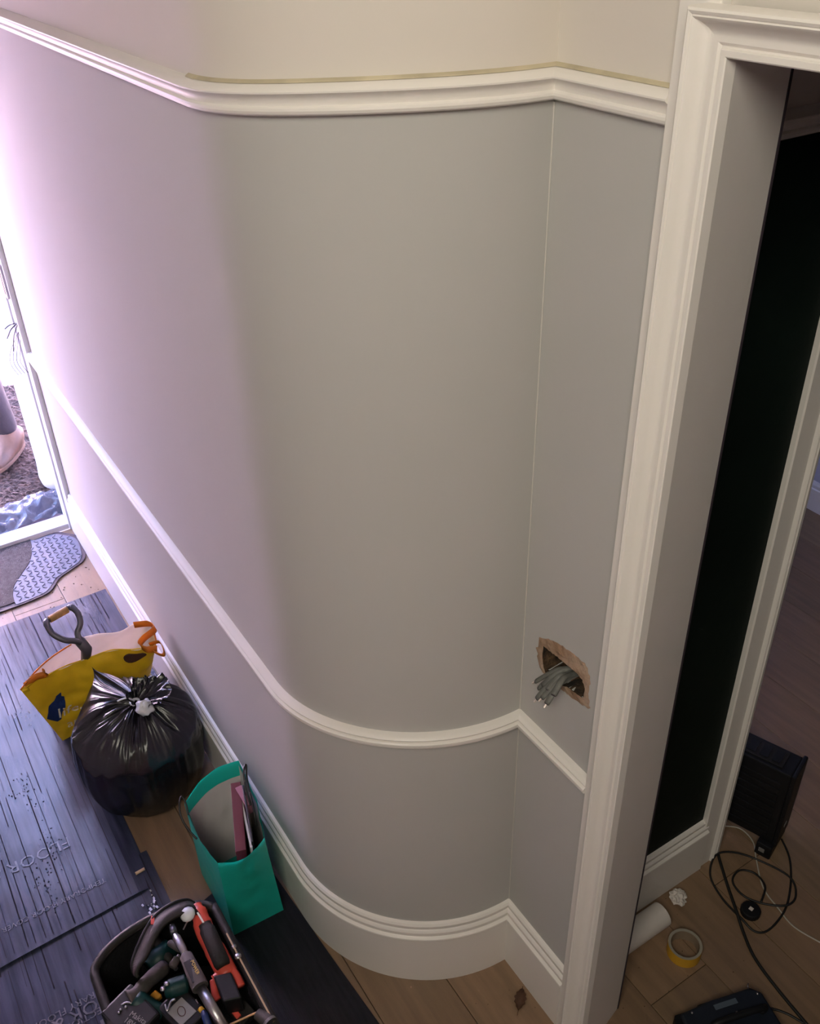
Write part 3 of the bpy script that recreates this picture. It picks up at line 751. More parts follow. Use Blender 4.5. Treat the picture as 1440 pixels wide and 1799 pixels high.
A(MB().tube(smooth_path([Vector(KN)+Vector((.012*math.cos(a), .012*math.sin(a)+.008, -.012)) for a in [i*PI/5 for i in range(11)]],2), .004, 6).build('tie_band', m_wfilm, smooth=True))
e1 = Vector((2.0963,-0.2878,0.3650))
sub(MB().tube(smooth_path([Vector(KN)+Vector((0,.008,-.008)), Vector(KN).lerp(e1,.5)+Vector((0,0,.006)), e1],5), .0028, 6).build('tie_tail', m_wfilm, smooth=True), tneck)
wd = Vector((2.0199,-0.3424,0.3850))
def wad(u, v):
    a = 2*PI*v; b = PI*u; r = .024*(1+.5*noise.noise(Vector((math.cos(a)*1.6, math.sin(a)*1.6, b*1.3))))
    return (wd.x+r*math.sin(b)*math.cos(a), wd.y+r*math.sin(b)*math.sin(a)*.9, wd.z-.01+r*math.cos(b)*.9)
A(MB().grid(wad, 12, 20).build('pale_knot', m_wfilm, smooth=True))

# ------------------------------------------------------------------ yellow carrier bag
yb = thing('carrier_bag', 'mustard yellow carrier bag with white lining, open, behind the black rubbish bag', 'bag', (2.5, -.3, 0)); A = At(yb)
fl_ = Vector((2.3424,-0.0673,0.3300)); fr_ = Vector((2.3049,-0.4594,0.3200)); bl_ = Vector((2.395,-.135,.022)); br_ = Vector((2.44,-.43,.022))
ZB = .33
frontrim = [Vector(q) for q in ((2.3424,-0.0673,0.3300), (2.3770,-0.1462,0.3150), (2.4000,-0.2107,0.3050), (2.4017,-0.2722,0.3000), (2.3975,-0.3525,0.3000), (2.3683,-0.4100,0.2950), (2.3446,-0.4587,0.3000), (2.3402,-0.4833,0.3100))]
backrim = [Vector(q) for q in ((2.3424,-0.0673,0.3300), (2.3785,-0.1233,0.3450), (2.4086,-0.1801,0.3500), (2.4337,-0.2482,0.3500), (2.4470,-0.3137,0.3450), (2.4230,-0.3781,0.3400), (2.4211,-0.4434,0.3450), (2.4162,-0.4907,0.3350), (2.3402,-0.4833,0.3100))]
def lim(p):
    p = Vector(p); p.y = max(p.y, -.497); return p
def samp(rim, t):
    sp = smooth_path(rim, 6); k = t*(len(sp)-1); i = min(int(k), len(sp)-2); return sp[i].lerp(sp[i+1], k-i)
def face(rim, b0, b1, bulge, seed, side):
    def f(u, v):
        top = samp(rim, u); bot = b0.lerp(b1, u)
        p = bot.lerp(top, v)
        k = math.sin(PI*v)*math.sin(PI*u)
        p = p+Vector((bulge*k, 0, 0))+Vector((side*.012*abs(noise.noise(Vector((u*6, v*5, seed)))), .0, .006*noise.noise(Vector((u*8, v*8, seed+2)))))*min(1, v*3)*(1 if 0 < u < 1 else 0)
        return lim(p)
    return f
bl2 = Vector((2.56,-.135,.022)); br2 = Vector((2.57,-.43,.022))
# front panel: outer yellow skin and inner white skin, 1.5 mm apart
FF = face(frontrim, bl_, br_, -.02, 1, -1); BF = face(backrim, bl2, br2, .015, 5, 1)
A(MB().grid(FF, 44, 30).build('front_panel', m_ylw, smooth=True))
A(MB().grid(lambda u, v: Vector(FF(u, v))+Vector((.003, 0, 0)), 44, 30).build('front_lining', m_lin, smooth=True))
A(MB().grid(BF, 44, 30).build('back_panel', m_ylwb, smooth=True))
A(MB().grid(lambda u, v: Vector(BF(u, v))-Vector((.003, 0, 0)), 44, 30).build('back_lining', m_lin, smooth=True))
A(MB().grid(lambda u, v: lim(bl_.lerp(bl2, u).lerp(frontrim[0], v)+Vector((0,-.03*math.sin(PI*u)*(1-v*.3),0))), 8, 20).build('side_gusset', m_ylw, smooth=True))
A(MB().grid(lambda u, v: lim(br_.lerp(br2, u).lerp(frontrim[-1], v)+Vector((0,.03*math.sin(PI*u)*(1-v*.3),0))), 8, 20).build('side_gusset', m_ylw, smooth=True))
A(MB().prism([bl_.xy[:], br_.xy[:], br2.xy[:], bl2.xy[:]], .0215, .0235).build('bag_base', m_ylw))
# hemmed rims
A(MB().tube([lim(p) for p in smooth_path(frontrim, 6)], .0022, 6).build('rim_hem', m_ylw, smooth=True))
A(MB().tube([lim(p) for p in smooth_path(backrim[:4], 6)], .0026, 6).build('rim_hem', m_orng, smooth=True))
A(MB().tube([lim(p) for p in smooth_path(backrim[6:], 6)], .0026, 6).build('rim_hem', m_orng, smooth=True))
# hand hole: dark patch on the front panel, the opening's shade as colour
hc = FF(.76, .90); 
pts = []
for t in range(20):
    a = 2*PI*t/20; u = .745+.095*math.cos(a); v = .885+.062*math.sin(a)*(1-.3*math.cos(a)); q = Vector(FF(u, v)); q.x -= .002; q.z += .001; pts.append(q)
mb = MB(); mb.v = [tuple(q) for q in pts]; mb.f = [tuple(range(20))]
A(mb.build('hand_hole_shade', mat('hole_shadow_brown', (.05,.02,.012), .7)))
# orange strap at right
def strap(pts, wdt, name):
    sp = smooth_path(pts, 8); mb = MB(); n_ = len(sp)
    for i, p in enumerate(sp):
        t = (sp[min(i+1, n_-1)]-sp[max(0, i-1)]).normalized(); s_ = Vector((.3, .25, .9)); s_ = (s_-t*s_.dot(t)).normalized()
        mb.v += [tuple(lim(p-s_*wdt)), tuple(lim(p+s_*wdt))]
    for i in range(n_-1): mb.f.append((2*i, 2*i+1, 2*i+3, 2*i+2))
    return A(mb.build(name, m_orng, smooth=True, solid=.0015))
strap([(2.4184,-0.4425,0.3450), (2.3897,-0.4841,0.3500), (2.3495,-0.4894,0.3550), (2.3257,-0.4439,0.3550), (2.3096,-0.4263,0.3500), (2.2891,-0.4391,0.3400), (2.2852,-0.4689,0.3300)], .011, 'strap')
strap([(2.3137,-0.4543,0.3350), (2.2940,-0.4822,0.3450), (2.2427,-0.4790,0.3500), (2.2307,-0.4700,0.3450), (2.2742,-0.4576,0.3300), (2.3120,-0.4582,0.3200)], .006, 'strap')
strap([(2.3519,-0.0828,0.3300), (2.3656,-0.1176,0.3350), (2.3690,-0.1477,0.3300), (2.3830,-0.1436,0.3400)], .010, 'strap')
# print on the front panel
def on_front(u, v, off=.002):
    q = Vector(FF(u, v)); return q+Vector((-off, .0, .0005))
pu = (FF(.35, .3)[0]-FF(.15, .3)[0]); 
xd = Vector(FF(.5, .4))-Vector(FF(.1, .4)); yd = Vector(FF(.3, .7))-Vector(FF(.3, .2))
def conform(o, c0):
    """drape flat print on the front panel"""
    xdn = xd.normalized(); ydn = (yd-xdn*yd.dot(xdn)).normalized()
    for v in o.data.vertices:
        d = v.co-c0; u = U0+d.dot(xdn)/xd.length*.4; vv = V0+d.dot(ydn)/yd.length*.5
        v.co = on_front(max(0.005, min(1, u)), max(0.01, min(1, vv)))
for body_, sz, U0, V0 in (('life,', .058, .085, .33), ('ap!', .052, .11, .13)):
    o = text(body_, sz, m_wprint, None, (0,0,0), xd, yd, 'printed_text', ext=0, font_shear=.2)
    conform(o, Vector((0,0,0))); A(o)
# navy blob emblem: bird-like silhouette
U0, V0 = .02, .46
sil = [(0,0),(.02,.03),(.035,.065),(.06,.085),(.075,.11),(.10,.115),(.095,.095),(.105,.085),(.10,.05),(.09,.02),(.07,.0),(.05,-.05),(.03,-.06)]
xdn = xd.normalized(); ydn = (yd-xdn*yd.dot(xdn)).normalized()
bm = bmesh.new(); vs = [bm.verts.new(xdn*x*.62+ydn*z_*.62) for x, z_ in sil]; bm.faces.new(vs)
bmesh.ops.triangulate(bm, faces=bm.faces); bmesh.ops.subdivide_edges(bm, edges=bm.edges, cuts=3, use_grid_fill=True)
me = bpy.data.meshes.new('emblem'); bm.to_mesh(me); bm.free(); me.materials.append(m_navy); o = bpy.data.objects.new('emblem', me); COL.objects.link(o)
conform(o, Vector((0,0,0))); A(o)
# spade standing in the bag
sp_ = thing('spade', 'small spade with wooden D-handle standing in the yellow carrier bag', 'spade', (2.5, -.27, .03)); A = At(sp_)
g0 = Vector((2.4714,-0.2079,0.4400)); g1 = Vector((2.4920,-0.2782,0.4400)); yk = Vector((2.4120,-0.2737,0.3650)); s0 = Vector((2.47, -.275, .04))
A(MB().tube([g0.lerp(g1,.08), g0.lerp(g1,.92)], .0115, 12).build('grip', m_wood, smooth=True, angle=40))
mid = (g0+g1)/2; dn = (yk-mid).normalized(); ac = (g1-g0).normalized(); ex = (g1-g0).length/2
loop_ = [g0, (2.4611,-0.2010,0.4370), (2.4280,-0.2053,0.4200), (2.4048,-0.2288,0.4000), (2.4006,-0.2555,0.3850), (2.4006,-0.2714,0.3700)]
A(MB().tube(smooth_path(loop_, 6), [.0105]*8+[.0095]*23, 10).build('yoke_arm', m_dgrey, smooth=True))
loop_ = [g1, (2.4925,-0.2872,0.4400), (2.4643,-0.2963,0.4300), (2.4401,-0.2919,0.4100), (2.4252,-0.2743,0.3900), (2.4006,-0.2714,0.3700)]
A(MB().tube(smooth_path(loop_, 6), [.0105]*8+[.0095]*23, 10).build('yoke_arm', m_dgrey, smooth=True))
A(MB().tube([yk-dn*.02, yk, yk+dn*.03, yk.lerp(s0,.3)], [.012,.017,.017,.0145], 12).build('socket', m_dgrey, smooth=True))
A(MB().tube([yk.lerp(s0,.28), s0+Vector((0,0,.09))], .014, 12).build('shaft', m_wood, smooth=True))
A(MB().obox(s0+Vector((0,0,.05)), (0,.06,0), (.002,0,0), (0,0,.05)).build('blade', m_dgrey, bevel=.001))
# pale paper beside the yellow bag
def pp(u, v):
    p = Vector((2.40+.05*u, -.425-.06*v, .03+.14*u*0)) 
    return (2.375+.02*v+.01*math.sin(u*7), -.41-.045*v, .06+.13*u+.01*noise.noise(Vector((u*4, v*4, 1))))
tag(MB().grid(pp, 12, 8).build('paper_packet', m_paper, smooth=False, solid=.004), 'crumpled white paper packet between the yellow bag and the rubbish bag', 'packet')
bpy.data.objects['paper_packet'].location.z = -.054+.005

# ------------------------------------------------------------------ teal gift bag
tb = thing('gift_bag', 'open teal paper gift bag with black cord handles beside the baseboard', 'bag', (1.58, -.41, 0)); A = At(tb)
b4 = [Vector((1.478,-.326,.0045)), Vector((1.472,-.468,.0045)), Vector((1.70,-.476,.0045)), Vector((1.70,-.326,.0045))]     # front-left, front-right, back-right, back-left
t4 = [Vector((1.4571,-0.3215,0.3400)), Vector((1.4594,-0.4464,0.3400)), Vector((1.7224,-0.4946,0.3400)), Vector((1.6681,-0.3197,0.3400))]
TH = .34
def tealside(i, j, bul, seed, off=0, v0=0, v1=1, rim=0):
    nrm = ((b4[j]-b4[i]).cross(Vector((0,0,1)))).normalized()
    def f(u, v):
        v = v0+(v1-v0)*v
        p = b4[i].lerp(b4[j], u).lerp(t4[i].lerp(t4[j], u), v)
        k = math.sin(PI*u)*v**1.3
        p = p+nrm*(bul*k+off)+nrm*.004*noise.noise(Vector((u*5, v*6, seed)))*math.sin(PI*u)*min(1, v*4)
        p.z += rim*math.sin(PI*u)*v**3
        return lim(p)
    return f
sides = [(0,1,.016,1,-.012),(1,2,.012,2,-.02),(2,3,.030,3,.0),(3,0,.006,4,-.02)]
for nm, (i, j, bul, sd_, rim) in zip(('front_panel','side_panel','back_panel','side_panel'), sides):
    A(MB().grid(tealside(i, j, bul, sd_, 0, rim=rim), 16, 20).build(nm, m_teal, smooth=True))
    A(MB().grid(tealside(i, j, bul, sd_, -.0025, 0, .86 if nm == 'back_panel' else .965, rim=rim), 16, 16).build('white_lining', m_paper, smooth=True))
    if nm == 'back_panel':
        A(MB().grid(tealside(i, j, bul, sd_, -.003, .85, 1, rim=rim), 16, 4).build('folded_hem', m_teal, smooth=True))
A(MB().prism([p.xy[:] for p in b4], .003, .006).build('bag_base', m_teal))
A(MB().tube(smooth_path([(1.6329,-0.3158,0.3350), (1.6613,-0.3211,0.3550), (1.6721,-0.3162,0.3650), (1.6525,-0.3023,0.3550), (1.6286,-0.2973,0.3350), (1.6017,-0.3032,0.3150), (1.5806,-0.3122,0.3000)],6), .0026, 6).build('cord_handle', m_cable, smooth=True))
def limt(ps): return [lim(p) for p in ps]
A(MB().tube(limt(smooth_path([(1.5724,-0.4605,0.3350), (1.6127,-0.4687,0.3550), (1.6506,-0.4820,0.3750), (1.6665,-0.4957,0.3750), (1.6374,-0.4824,0.3500), (1.5552,-0.4615,0.3300), (1.5319,-0.4533,0.3000)],6)), .0030, 6).build('cord_handle', m_cable, smooth=True))
# contents of the gift bag: each standing on the bag base
def slab(name, label, cat, m, a, b, thick, z0, z1, skew=(0,0), group=None, ext=None):
    a, b = Vector((*a, 0)), Vector((*b, 0)); d = (b-a).normalized(); s_ = Vector((-d.y, d.x, 0))*thick/2; sk = Vector((*skew, 0))
    vs = [a-s_, b-s_, b+s_, a+s_]; vv = [(p.x, p.y, z0) for p in vs]+[((p+sk).x, (p+sk).y, z1) for p in vs]
    mb = MB().add(vv, [(0,3,2,1),(4,5,6,7),(0,1,5,4),(1,2,6,5),(2,3,7,6),(3,0,4,7)])
    o = mb.build(name, m, bevel=.0015); return tag(o, label, cat) if label else o
q1 = Vector((1.6911,-0.4587,0.3350)); q2 = Vector((1.4507,-0.3836,0.3350))
bk = slab('book', 'maroon boxed book standing upright inside the teal gift bag', 'book', m_maroon, (1.494, q2.y), (q1.x+.005, q1.y), .026, .008, .335, (q2.x+.010-1.494, 0))
o = slab('page_block', None, None, m_pinkc, (q1.x-.115, q1.y+.001), (q1.x-.045, q1.y), .018, .30, .3362); At(bk)(o)
q3 = q2.lerp(q1, .42)
q1 = Vector((1.6904,-0.5011,0.3350)); q2 = Vector((1.4471,-0.4124,0.3350))
slab('folder', 'white paper folder standing between the maroon book and the bag side', 'folder', m_paper, (1.494, q2.y+.002), (q1.x+.0, max(q1.y, -.462)), .006, .008, .330, (q2.x+.012-1.494, 0))
slab('notebook', 'thin black notebook standing at the wall side of the teal gift bag', 'notebook', m_blk, (1.494, q2.y-.004), (q1.x-.02, max(q1.y, -.462)-.008), .006, .008, .342, (q2.x+.016-1.494, 0))

# ------------------------------------------------------------------ tool tote
tt = thing('tool_tote', 'black rubber-rimmed tool tote full of power tools, bottom left', 'tool bag', (1.25, -.13, 0)); A = At(tt)
def totepath(off, n=14):
    # outline (plan) of the tote; the end towards the door is rounded
    x1, yl, yr = 1.475+off, .015+off, -.282-off
    r = .13; pts = [(.86, yr), (1.0, yr), (1.2, yr), (x1-.07, yr)]
    for i in range(1, n):
        a = -PI/2+PI*i/n; cy = (yl+yr)/2; ry = (yl-yr)/2
        pts.append((x1-.07+(.07)*math.cos(a), cy+ry*math.sin(a)))
    pts += [(x1-.10, yl), (1.15, yl), (1.0, yl), (.86, yl)]
    return pts
def wallbag(o0, z0, o1, z1, name, m):
    p0, p1 = totepath(o0), totepath(o1); n_ = len(p0); mb = MB()
    mb.v = [(x, y, z0) for x, y in p0]+[(x, y, z1) for x, y in p1]
    mb.f = [(i, (i+1) % n_, n_+(i+1) % n_, n_+i) for i in range(n_)]
    return A(mb.build(name, m, smooth=True, angle=50, solid=.006))
wallbag(-.015, .006, 0, .235, 'tote_wall', m_bagcl)
A(MB().prism(totepath(-.015), .005, .012).build('tote_floor', m_bagcl))
rimp = [(x, y, .24) for x, y in totepath(0)]
A(MB().tube(smooth_path(rimp, 3), .011, 8, cap=True).build('rubber_rim', m_rub2, smooth=True))
# arched band handle over the far end
hp = smooth_path([(1.3596,-0.0628,0.2450), (1.3787,-0.0699,0.2620), (1.4148,-0.1066,0.2750), (1.4416,-0.1484,0.2850), (1.4504,-0.1911,0.2850), (1.4479,-0.2285,0.2750), (1.4397,-0.2459,0.2500)], 7)
mb = MB(); n_ = len(hp)
for i, p in enumerate(hp):
    t = (hp[min(i+1,n_-1)]-hp[max(0,i-1)]).normalized(); s_ = Vector((-1, 0, .25)); s_ = (s_-t*s_.dot(t)).normalized()
    mb.v += [tuple(p), tuple(p+s_*.045)]
for i in range(n_-1): mb.f.append((2*i, 2*i+1, 2*i+3, 2*i+2))
A(mb.build('band_handle', m_rub2, smooth=True, solid=.007))
A(MB().tube([p+Vector((.001,0,.003)) for p in hp], .0045, 8).build('handle_piping', m_blk, smooth=True))
A(MB().obox(Vector((1.4339,-0.1410,0.2900)), (.003,.003,0), (-.010,.004,.0), (0,0,.001)).build('red_mark', m_red))
A(MB().tube([p for p in ((1.3319,-0.2783,0.2520), (1.0847,-0.2805,0.2520))], .0022, 6).build('pale_piping', m_kraft))
A(MB().lathe([(.0,0),(.008,0),(.008,.004),(.004,.006),(0,.006)], Vector((1.2649,-0.2773,0.2500)), 12).build('rivet', m_steel, smooth=True))
A(MB().lathe([(.0,0),(.006,0),(.006,.003),(0,.004)], Vector((1.2919,-0.2793,0.2500)), 12).build('rivet', m_steel, smooth=True))
tl_side = [(.86,-.27),(1.42,-.27),(1.42,.0),(.86,.0)]

# red and black cordless saw lying on top
sw = thing('reciprocating_saw', 'red and black cordless saw lying along the right side of the tool tote', 'power tool', (1.2992,-0.2308,0.2000)); A = At(sw)
def P3(x): return Vector(x)
q0, q1, q2 = Vector((1.4341,-0.2456,0.2620)), Vector((1.3566,-0.2375,0.2550)), Vector((1.2428,-0.2429,0.2350))
A(MB().tube(smooth_path([q0, q0.lerp(q1,.4), q1, q1.lerp(q2,.5), q2], 5), [.013]*3+[.019]*4+[.022]*7+[.024]*6+[.022], 12, flat=.8).build('red_housing', m_red, smooth=True))
g0_, g1_ = Vector((1.3719,-0.2422,0.2720)), Vector((1.2572,-0.2385,0.2580))
A(MB().tube(smooth_path([g0_, g0_.lerp(g1_,.1), g0_.lerp(g1_,.5)+Vector((0,0,.004)), g1_], 5), [.006]+[.015]*5+[.0185]*9+[.016], 12, flat=.75).build('rubber_grip', m_rub2, smooth=True))
h = [Vector((1.2535,-0.2098,0.2350)), Vector((1.2550,-0.2461,0.2400)), Vector((1.2364,-0.2548,0.2400)), Vector((1.2045,-0.2554,0.2350))]
A(MB().tube(smooth_path(h, 5), .011, 8).build('red_collar', m_red, smooth=True))
A(MB().tube(smooth_path([Vector((1.2535,-0.2098,0.2350)), Vector((1.2260,-0.2017,0.2300)), Vector((1.2108,-0.2014,0.2250))], 5), .0085, 8).build('red_collar', m_red, smooth=True))
bc_ = Vector((1.2078,-0.2273,0.2320)); ax = (Vector((1.2481,-0.2210,0.2320))-Vector((1.1796,-0.2164,0.2320)))*.5; ay = (Vector((1.2057,-0.2471,0.2320))-Vector((1.2198,-0.2090,0.2320)))*.5
A(MB().obox(bc_, ax, ay, (0,0,.028)).build('battery', m_blk, bevel=.004))
A(MB().obox(Vector((1.3799,-0.2380,0.2880)), (.016,.001,0), (0,.002,0), (0,0,.001)).build('white_stripe', m_wprint))
A(MB().lathe([(0,0),(.017,0),(.018,.003),(.014,.010),(0,.012)], Vector((1.4053,-0.2164,0.2850)), 12, axis=(-.2,.2,1)).build('round_badge', m_wfilm, smooth=True))
A(MB().tube([Vector((1.3998,-0.2103,0.2700)), Vector((1.3959,-0.1963,0.2550))], .002, 6).build('blade_pin', m_steel))
A(MB().obox(Vector((1.1831,-0.2355,0.1900)), (.035,.008,0), (-.008,.02,0), (0,0,.012)).build('belt_hook', m_rub2, bevel=.003))
A(MB().obox(Vector((1.1768,-0.2237,0.2050)), (.016,.004,.003), (-.002,.006,0), (0,0,.004)).build('red_lever', m_red, bevel=.002))

# grey work light / pole with silver tube
tr = thing('extension_pole', 'silver tube pole with a dusty grey grip lying across the tools', 'pole', (1.2522,-0.1838,0.2900)); A = At(tr)
p = [Vector((1.3984,-0.1743,0.2850)), Vector((1.3743,-0.1716,0.2900)), Vector((1.3097,-0.1736,0.2950)), Vector((1.2173,-0.1731,0.2950)), Vector((1.1123,-0.1841,0.2750))]
A(MB().tube([p[0], p[0].lerp(p[1],.6), p[1]], [.0075,.0085,.0075], 12).build('tip', m_dgrey, smooth=True))
A(MB().tube(smooth_path([p[1], p[1].lerp(p[2],.5)+Vector((0,0,.003)), p[2]],4), [.0065]*2+[.0095]*5+[.008]*2, 12, flat=.7).build('silver_lever', m_steel, smooth=True))
A(MB().tube([p[2], p[2].lerp(p[3],.06), p[2].lerp(p[3],.85), p[3]], [.009,.0145,.0185,.0185], 14).build('grip', m_grip, smooth=True, angle=50))
A(MB().tube([p[3], p[4]], .0115, 14).build('tube', m_steel, smooth=True))
d_ = (p[3]-p[2]).normalized(); 
lp = p[2].lerp(p[3], .32)+Vector((-.004,.004,.0155)); sy = Vector((0,0,1)).cross(d_)
A(MB().obox(lp+d_*.022, d_*.028, sy*.0085, (0,0,.0012)).build('label_plate', m_blk, bevel=.001))
text('POWER', .011, m_ylab, tr, lp+Vector((0,0,.0016))+sy*.004, d_, sy, ext=.0002)
# teal impact driver
dr = thing('cordless_driver', 'dark teal cordless driver with black battery in the middle of the tote', 'power tool', (1.2864,-0.1279,0.2000)); A = At(dr)
c0 = Vector((1.2873,-0.1056,0.2400)); c1 = Vector((1.2781,-0.1580,0.2350)); 
A(MB().tube(smooth_path([c0, c0.lerp(c1,.35), c0.lerp(c1,.8), c1],4), [.010]+[.017]*2+[.022]*8+[.014]*2, 12).build('motor_housing', m_tteal, smooth=True))
A(MB().tube([c0.lerp(c1,.6), Vector((1.2591,-0.1338,0.2000))], [.018,.016], 12).build('handle', m_tteal, smooth=True))
bb = Vector((1.2283,-0.1243,0.2150))
dbat = A(MB().obox(bb, (.045,.014,0), (-.010,.034,0), (0,0,.022)).build('battery', m_blk, bevel=.005))
sub(MB().obox(bb+Vector((-.004,.002,.0225)), (.024,.008,0), (-.006,.020,0), (0,0,.0008)).build('paper_label', m_label), dbat)
A(MB().tube(smooth_path([bb+Vector((-.004+.012*math.cos(t*PI/4), .002+.008*math.sin(t*PI/4), .0238)) for t in range(9)],2), .0007, 5).build('label_ring', m_maroon))
for q in ((1.2800,-0.1042,0.2620), (1.2863,-0.1159,0.2620)):
    A(MB().lathe([(0,0),(.006,0),(.006,.003),(0,.004)], Vector(q), 10).build('chrome_stud', m_steel, smooth=True))
A(MB().tube(smooth_path([(1.2514,-0.0968,0.2500), (1.2353,-0.0960,0.2500), (1.2505,-0.1096,0.2500), (1.2510,-0.1204,0.2500)],4), .0028, 6).build('chrome_clip', m_steel, smooth=True))
# drill with grey chuck & big battery at left
d2 = thing('cordless_drill', 'black and teal cordless drill with grey side handle at the left of the tote', 'power tool', (1.3113,-0.0428,0.2000)); A = At(d2)
A(MB().tube(smooth_path([(1.3671,-0.1279,0.2000), (1.3409,-0.0874,0.2250), (1.3192,-0.0572,0.2400), (1.3123,-0.0322,0.2450)],4), [.018]*4+[.017]*4+[.015]*3+[.019]*2, 12).build('grey_handle', m_grip, smooth=True))
A(MB().tube([(1.3929,-0.0993,0.1900), (1.4122,-0.1600,0.1900)], [.03,.026], 12).build('teal_body', m_tteal, smooth=True))
A(MB().tube(smooth_path([(1.3072,-0.0429,0.2350), (1.2759,-0.0633,0.2200), (1.2512,-0.0829,0.2100)],4), .026, 12).build('teal_neck', m_tteal, smooth=True))
b2 = Vector((1.2767,-0.0253,0.2250))
bat2 = A(MB().obox(b2, (.052,.016,0), (-.015,.040,0), (0,0,.026)).build('battery', m_blk, bevel=.006))
A(MB().tube(smooth_path([(1.3038,-0.0149,0.2500), (1.3025,-0.0264,0.2520), (1.2930,-0.0362,0.2520)],3), .0022, 6).build('chrome_clip', m_steel, smooth=True))
for q in ((1.2933,-0.0221,0.2520), (1.2933,-0.0105,0.2520), (1.2893,-0.0053,0.2520)):
    A(MB().lathe([(0,0),(.0035,0),(.0025,.002),(0,.003)], Vector(q), 8).build('chrome_stud', m_steel, smooth=True))
td = Vector((1.2405,-0.0413,0.2520))-Vector((1.2751,-0.0224,0.2520))
MK = text('Makita', .017, m_label, d2, Vector((1.2703,-0.0183,0.2522)), td, Vector((0,0,1)).cross(td), ext=.0002)
sub(MK, bat2)
text('18V', .017, m_label, d2, Vector((1.2638,-0.0034,0.2522)), td, Vector((0,0,1)).cross(td), ext=.0002)
# screwdriver and bits
s1 = thing('screwdriver', 'slim screwdriver with navy handle and brass collar beside the pole', 'screwdriver', (1.1921,-0.1605,0.2300)); A = At(s1)
A(MB().tube([(1.2336,-0.1593,0.2350), (1.2095,-0.1590,0.2350)], .0018, 6).build('shaft', m_steel)); A(MB().tube([(1.2095,-0.1590,0.2350), (1.2000,-0.1619,0.2350)], .0065, 10).build('collar', m_tape, smooth=True))
A(MB().tube([(1.2000,-0.1619,0.2350), (1.1878,-0.1622,0.2350), (1.1585,-0.1600,0.2300)], [.006,.008,.0085], 10).build('handle', m_navy, smooth=True))
s2 = thing('drill_bit', 'long thin twist drill bit lying across the lower right of the tote', 'drill bit', (1.1367,-0.2352,0.2400)); A = At(s2)
A(MB().tube([(1.1351,-0.1949,0.2450), (1.1243,-0.2581,0.2500)], .0022, 6).build('shank', m_wood)); 
s3 = thing('pipe_fitting', 'grey tubular socket at the lower right corner of the tote', 'socket', (1.1026,-0.2713,0.2400)); A = At(s3)
A(MB().tube([(1.1195,-0.2589,0.2520), (1.0865,-0.2732,0.2520)], [.012,.015], 14).build('barrel', m_grip, smooth=True, angle=50)); A(MB().tube([(1.0901,-0.2722,0.2520), (1.0836,-0.2732,0.2520)], .0165, 14).build('collar', m_steel, smooth=True, angle=50))
for (nm, lb, pa, pb, rr, mm) in (('hammer_handle', 'dark tool handle under the band handle of the tote', (1.4694,-0.1284,0.2000), (1.3715,-0.1464,0.2000), .014, m_rub2),
                        ('spanner', 'dull grey spanner end in the middle of the tote', (1.3987,-0.1572,0.2350), (1.3620,-0.1741,0.2350), .008, m_grip),
                        ('chisel', 'pale rounded chisel grip among the tools', (1.3277,-0.1405,0.2450), (1.3439,-0.1605,0.2450), .010, m_grip)):
    t_ = thing(nm, lb, 'tool', pa); A = At(t_)
    A(MB().tube([pa, Vector(pa).lerp(Vector(pb),.1), Vector(pa).lerp(Vector(pb),.9), pb], [rr*.6, rr, rr*.9, rr*.5], 10).build('handle', mm, smooth=True))
    A(MB().tube([pb, Vector(pb)*2-Vector(pb).lerp(Vector(pa), .25)], rr*.4, 6).build('shank', m_dgrey))
j = thing('amber_case', 'small amber plastic case deep between the teal tools', 'case', (1.3111,-0.0855,0.2000)); A = At(j)
A(MB().obox(Vector((1.3042,-0.0862,0.2100)), (.010,.004,0), (-.003,.010,0), (0,0,.008)).build('lid', m_amber, bevel=.003)); A(MB().obox(Vector((1.3135,-0.0868,0.1950)), (.010,.004,0), (-.003,.010,0), (0,0,.007)).build('box', m_blk, bevel=.003))
# small debris beside the tote
dbr = MB()
for i in range(9):
    q = Vector((1.6791,-0.1701,0.0080)); q += Vector((random.uniform(-.02,.02), random.uniform(-.02,.02), 0)); r = random.uniform(.002,.005)
    dbr.obox(q, (r, r*.3, 0), (-r*.3, r*.6, 0), (0, 0, r*.3))
c = tag(dbr.build('metal_swarf', m_steel), 'few shiny metal scraps on the board beside the tool tote', 'scraps'); c['kind'] = 'stuff'

# ------------------------------------------------------------------ dead leaf
lf = thing('dead_leaf', 'brown dead leaf on the floorboards below the curved baseboard corner', 'leaf', (*(0.9326,-0.8452), 0)); A = At(lf)
la, lb_ = Vector((*(0.9483,-0.8681), .003)), Vector((*(0.9123,-0.8275), .003)); ld = (lb_-la); ls = Vector((-ld.y, ld.x, 0)).normalized()
def leaf(u, v):
    w_ = .014*math.sin(PI*u)**.8*(1+.15*math.sin(u*30)); k = (v-.5)*2
    p = la.lerp(lb_, u)+ls*w_*k; return (p.x, p.y, .0015+.006*abs(k)**1.5+.002*math.sin(u*5))
A(MB().grid(leaf, 16, 6).build('blade', m_leaf, smooth=True)); A(MB().tube([la, la-ld.normalized()*.006+Vector((0,0,.003))], .0007, 5).build('stalk', m_leaf)); A(MB().tube([lb_, lb_+ld.normalized()*.013], .0007, 5).build('stalk', m_leaf))

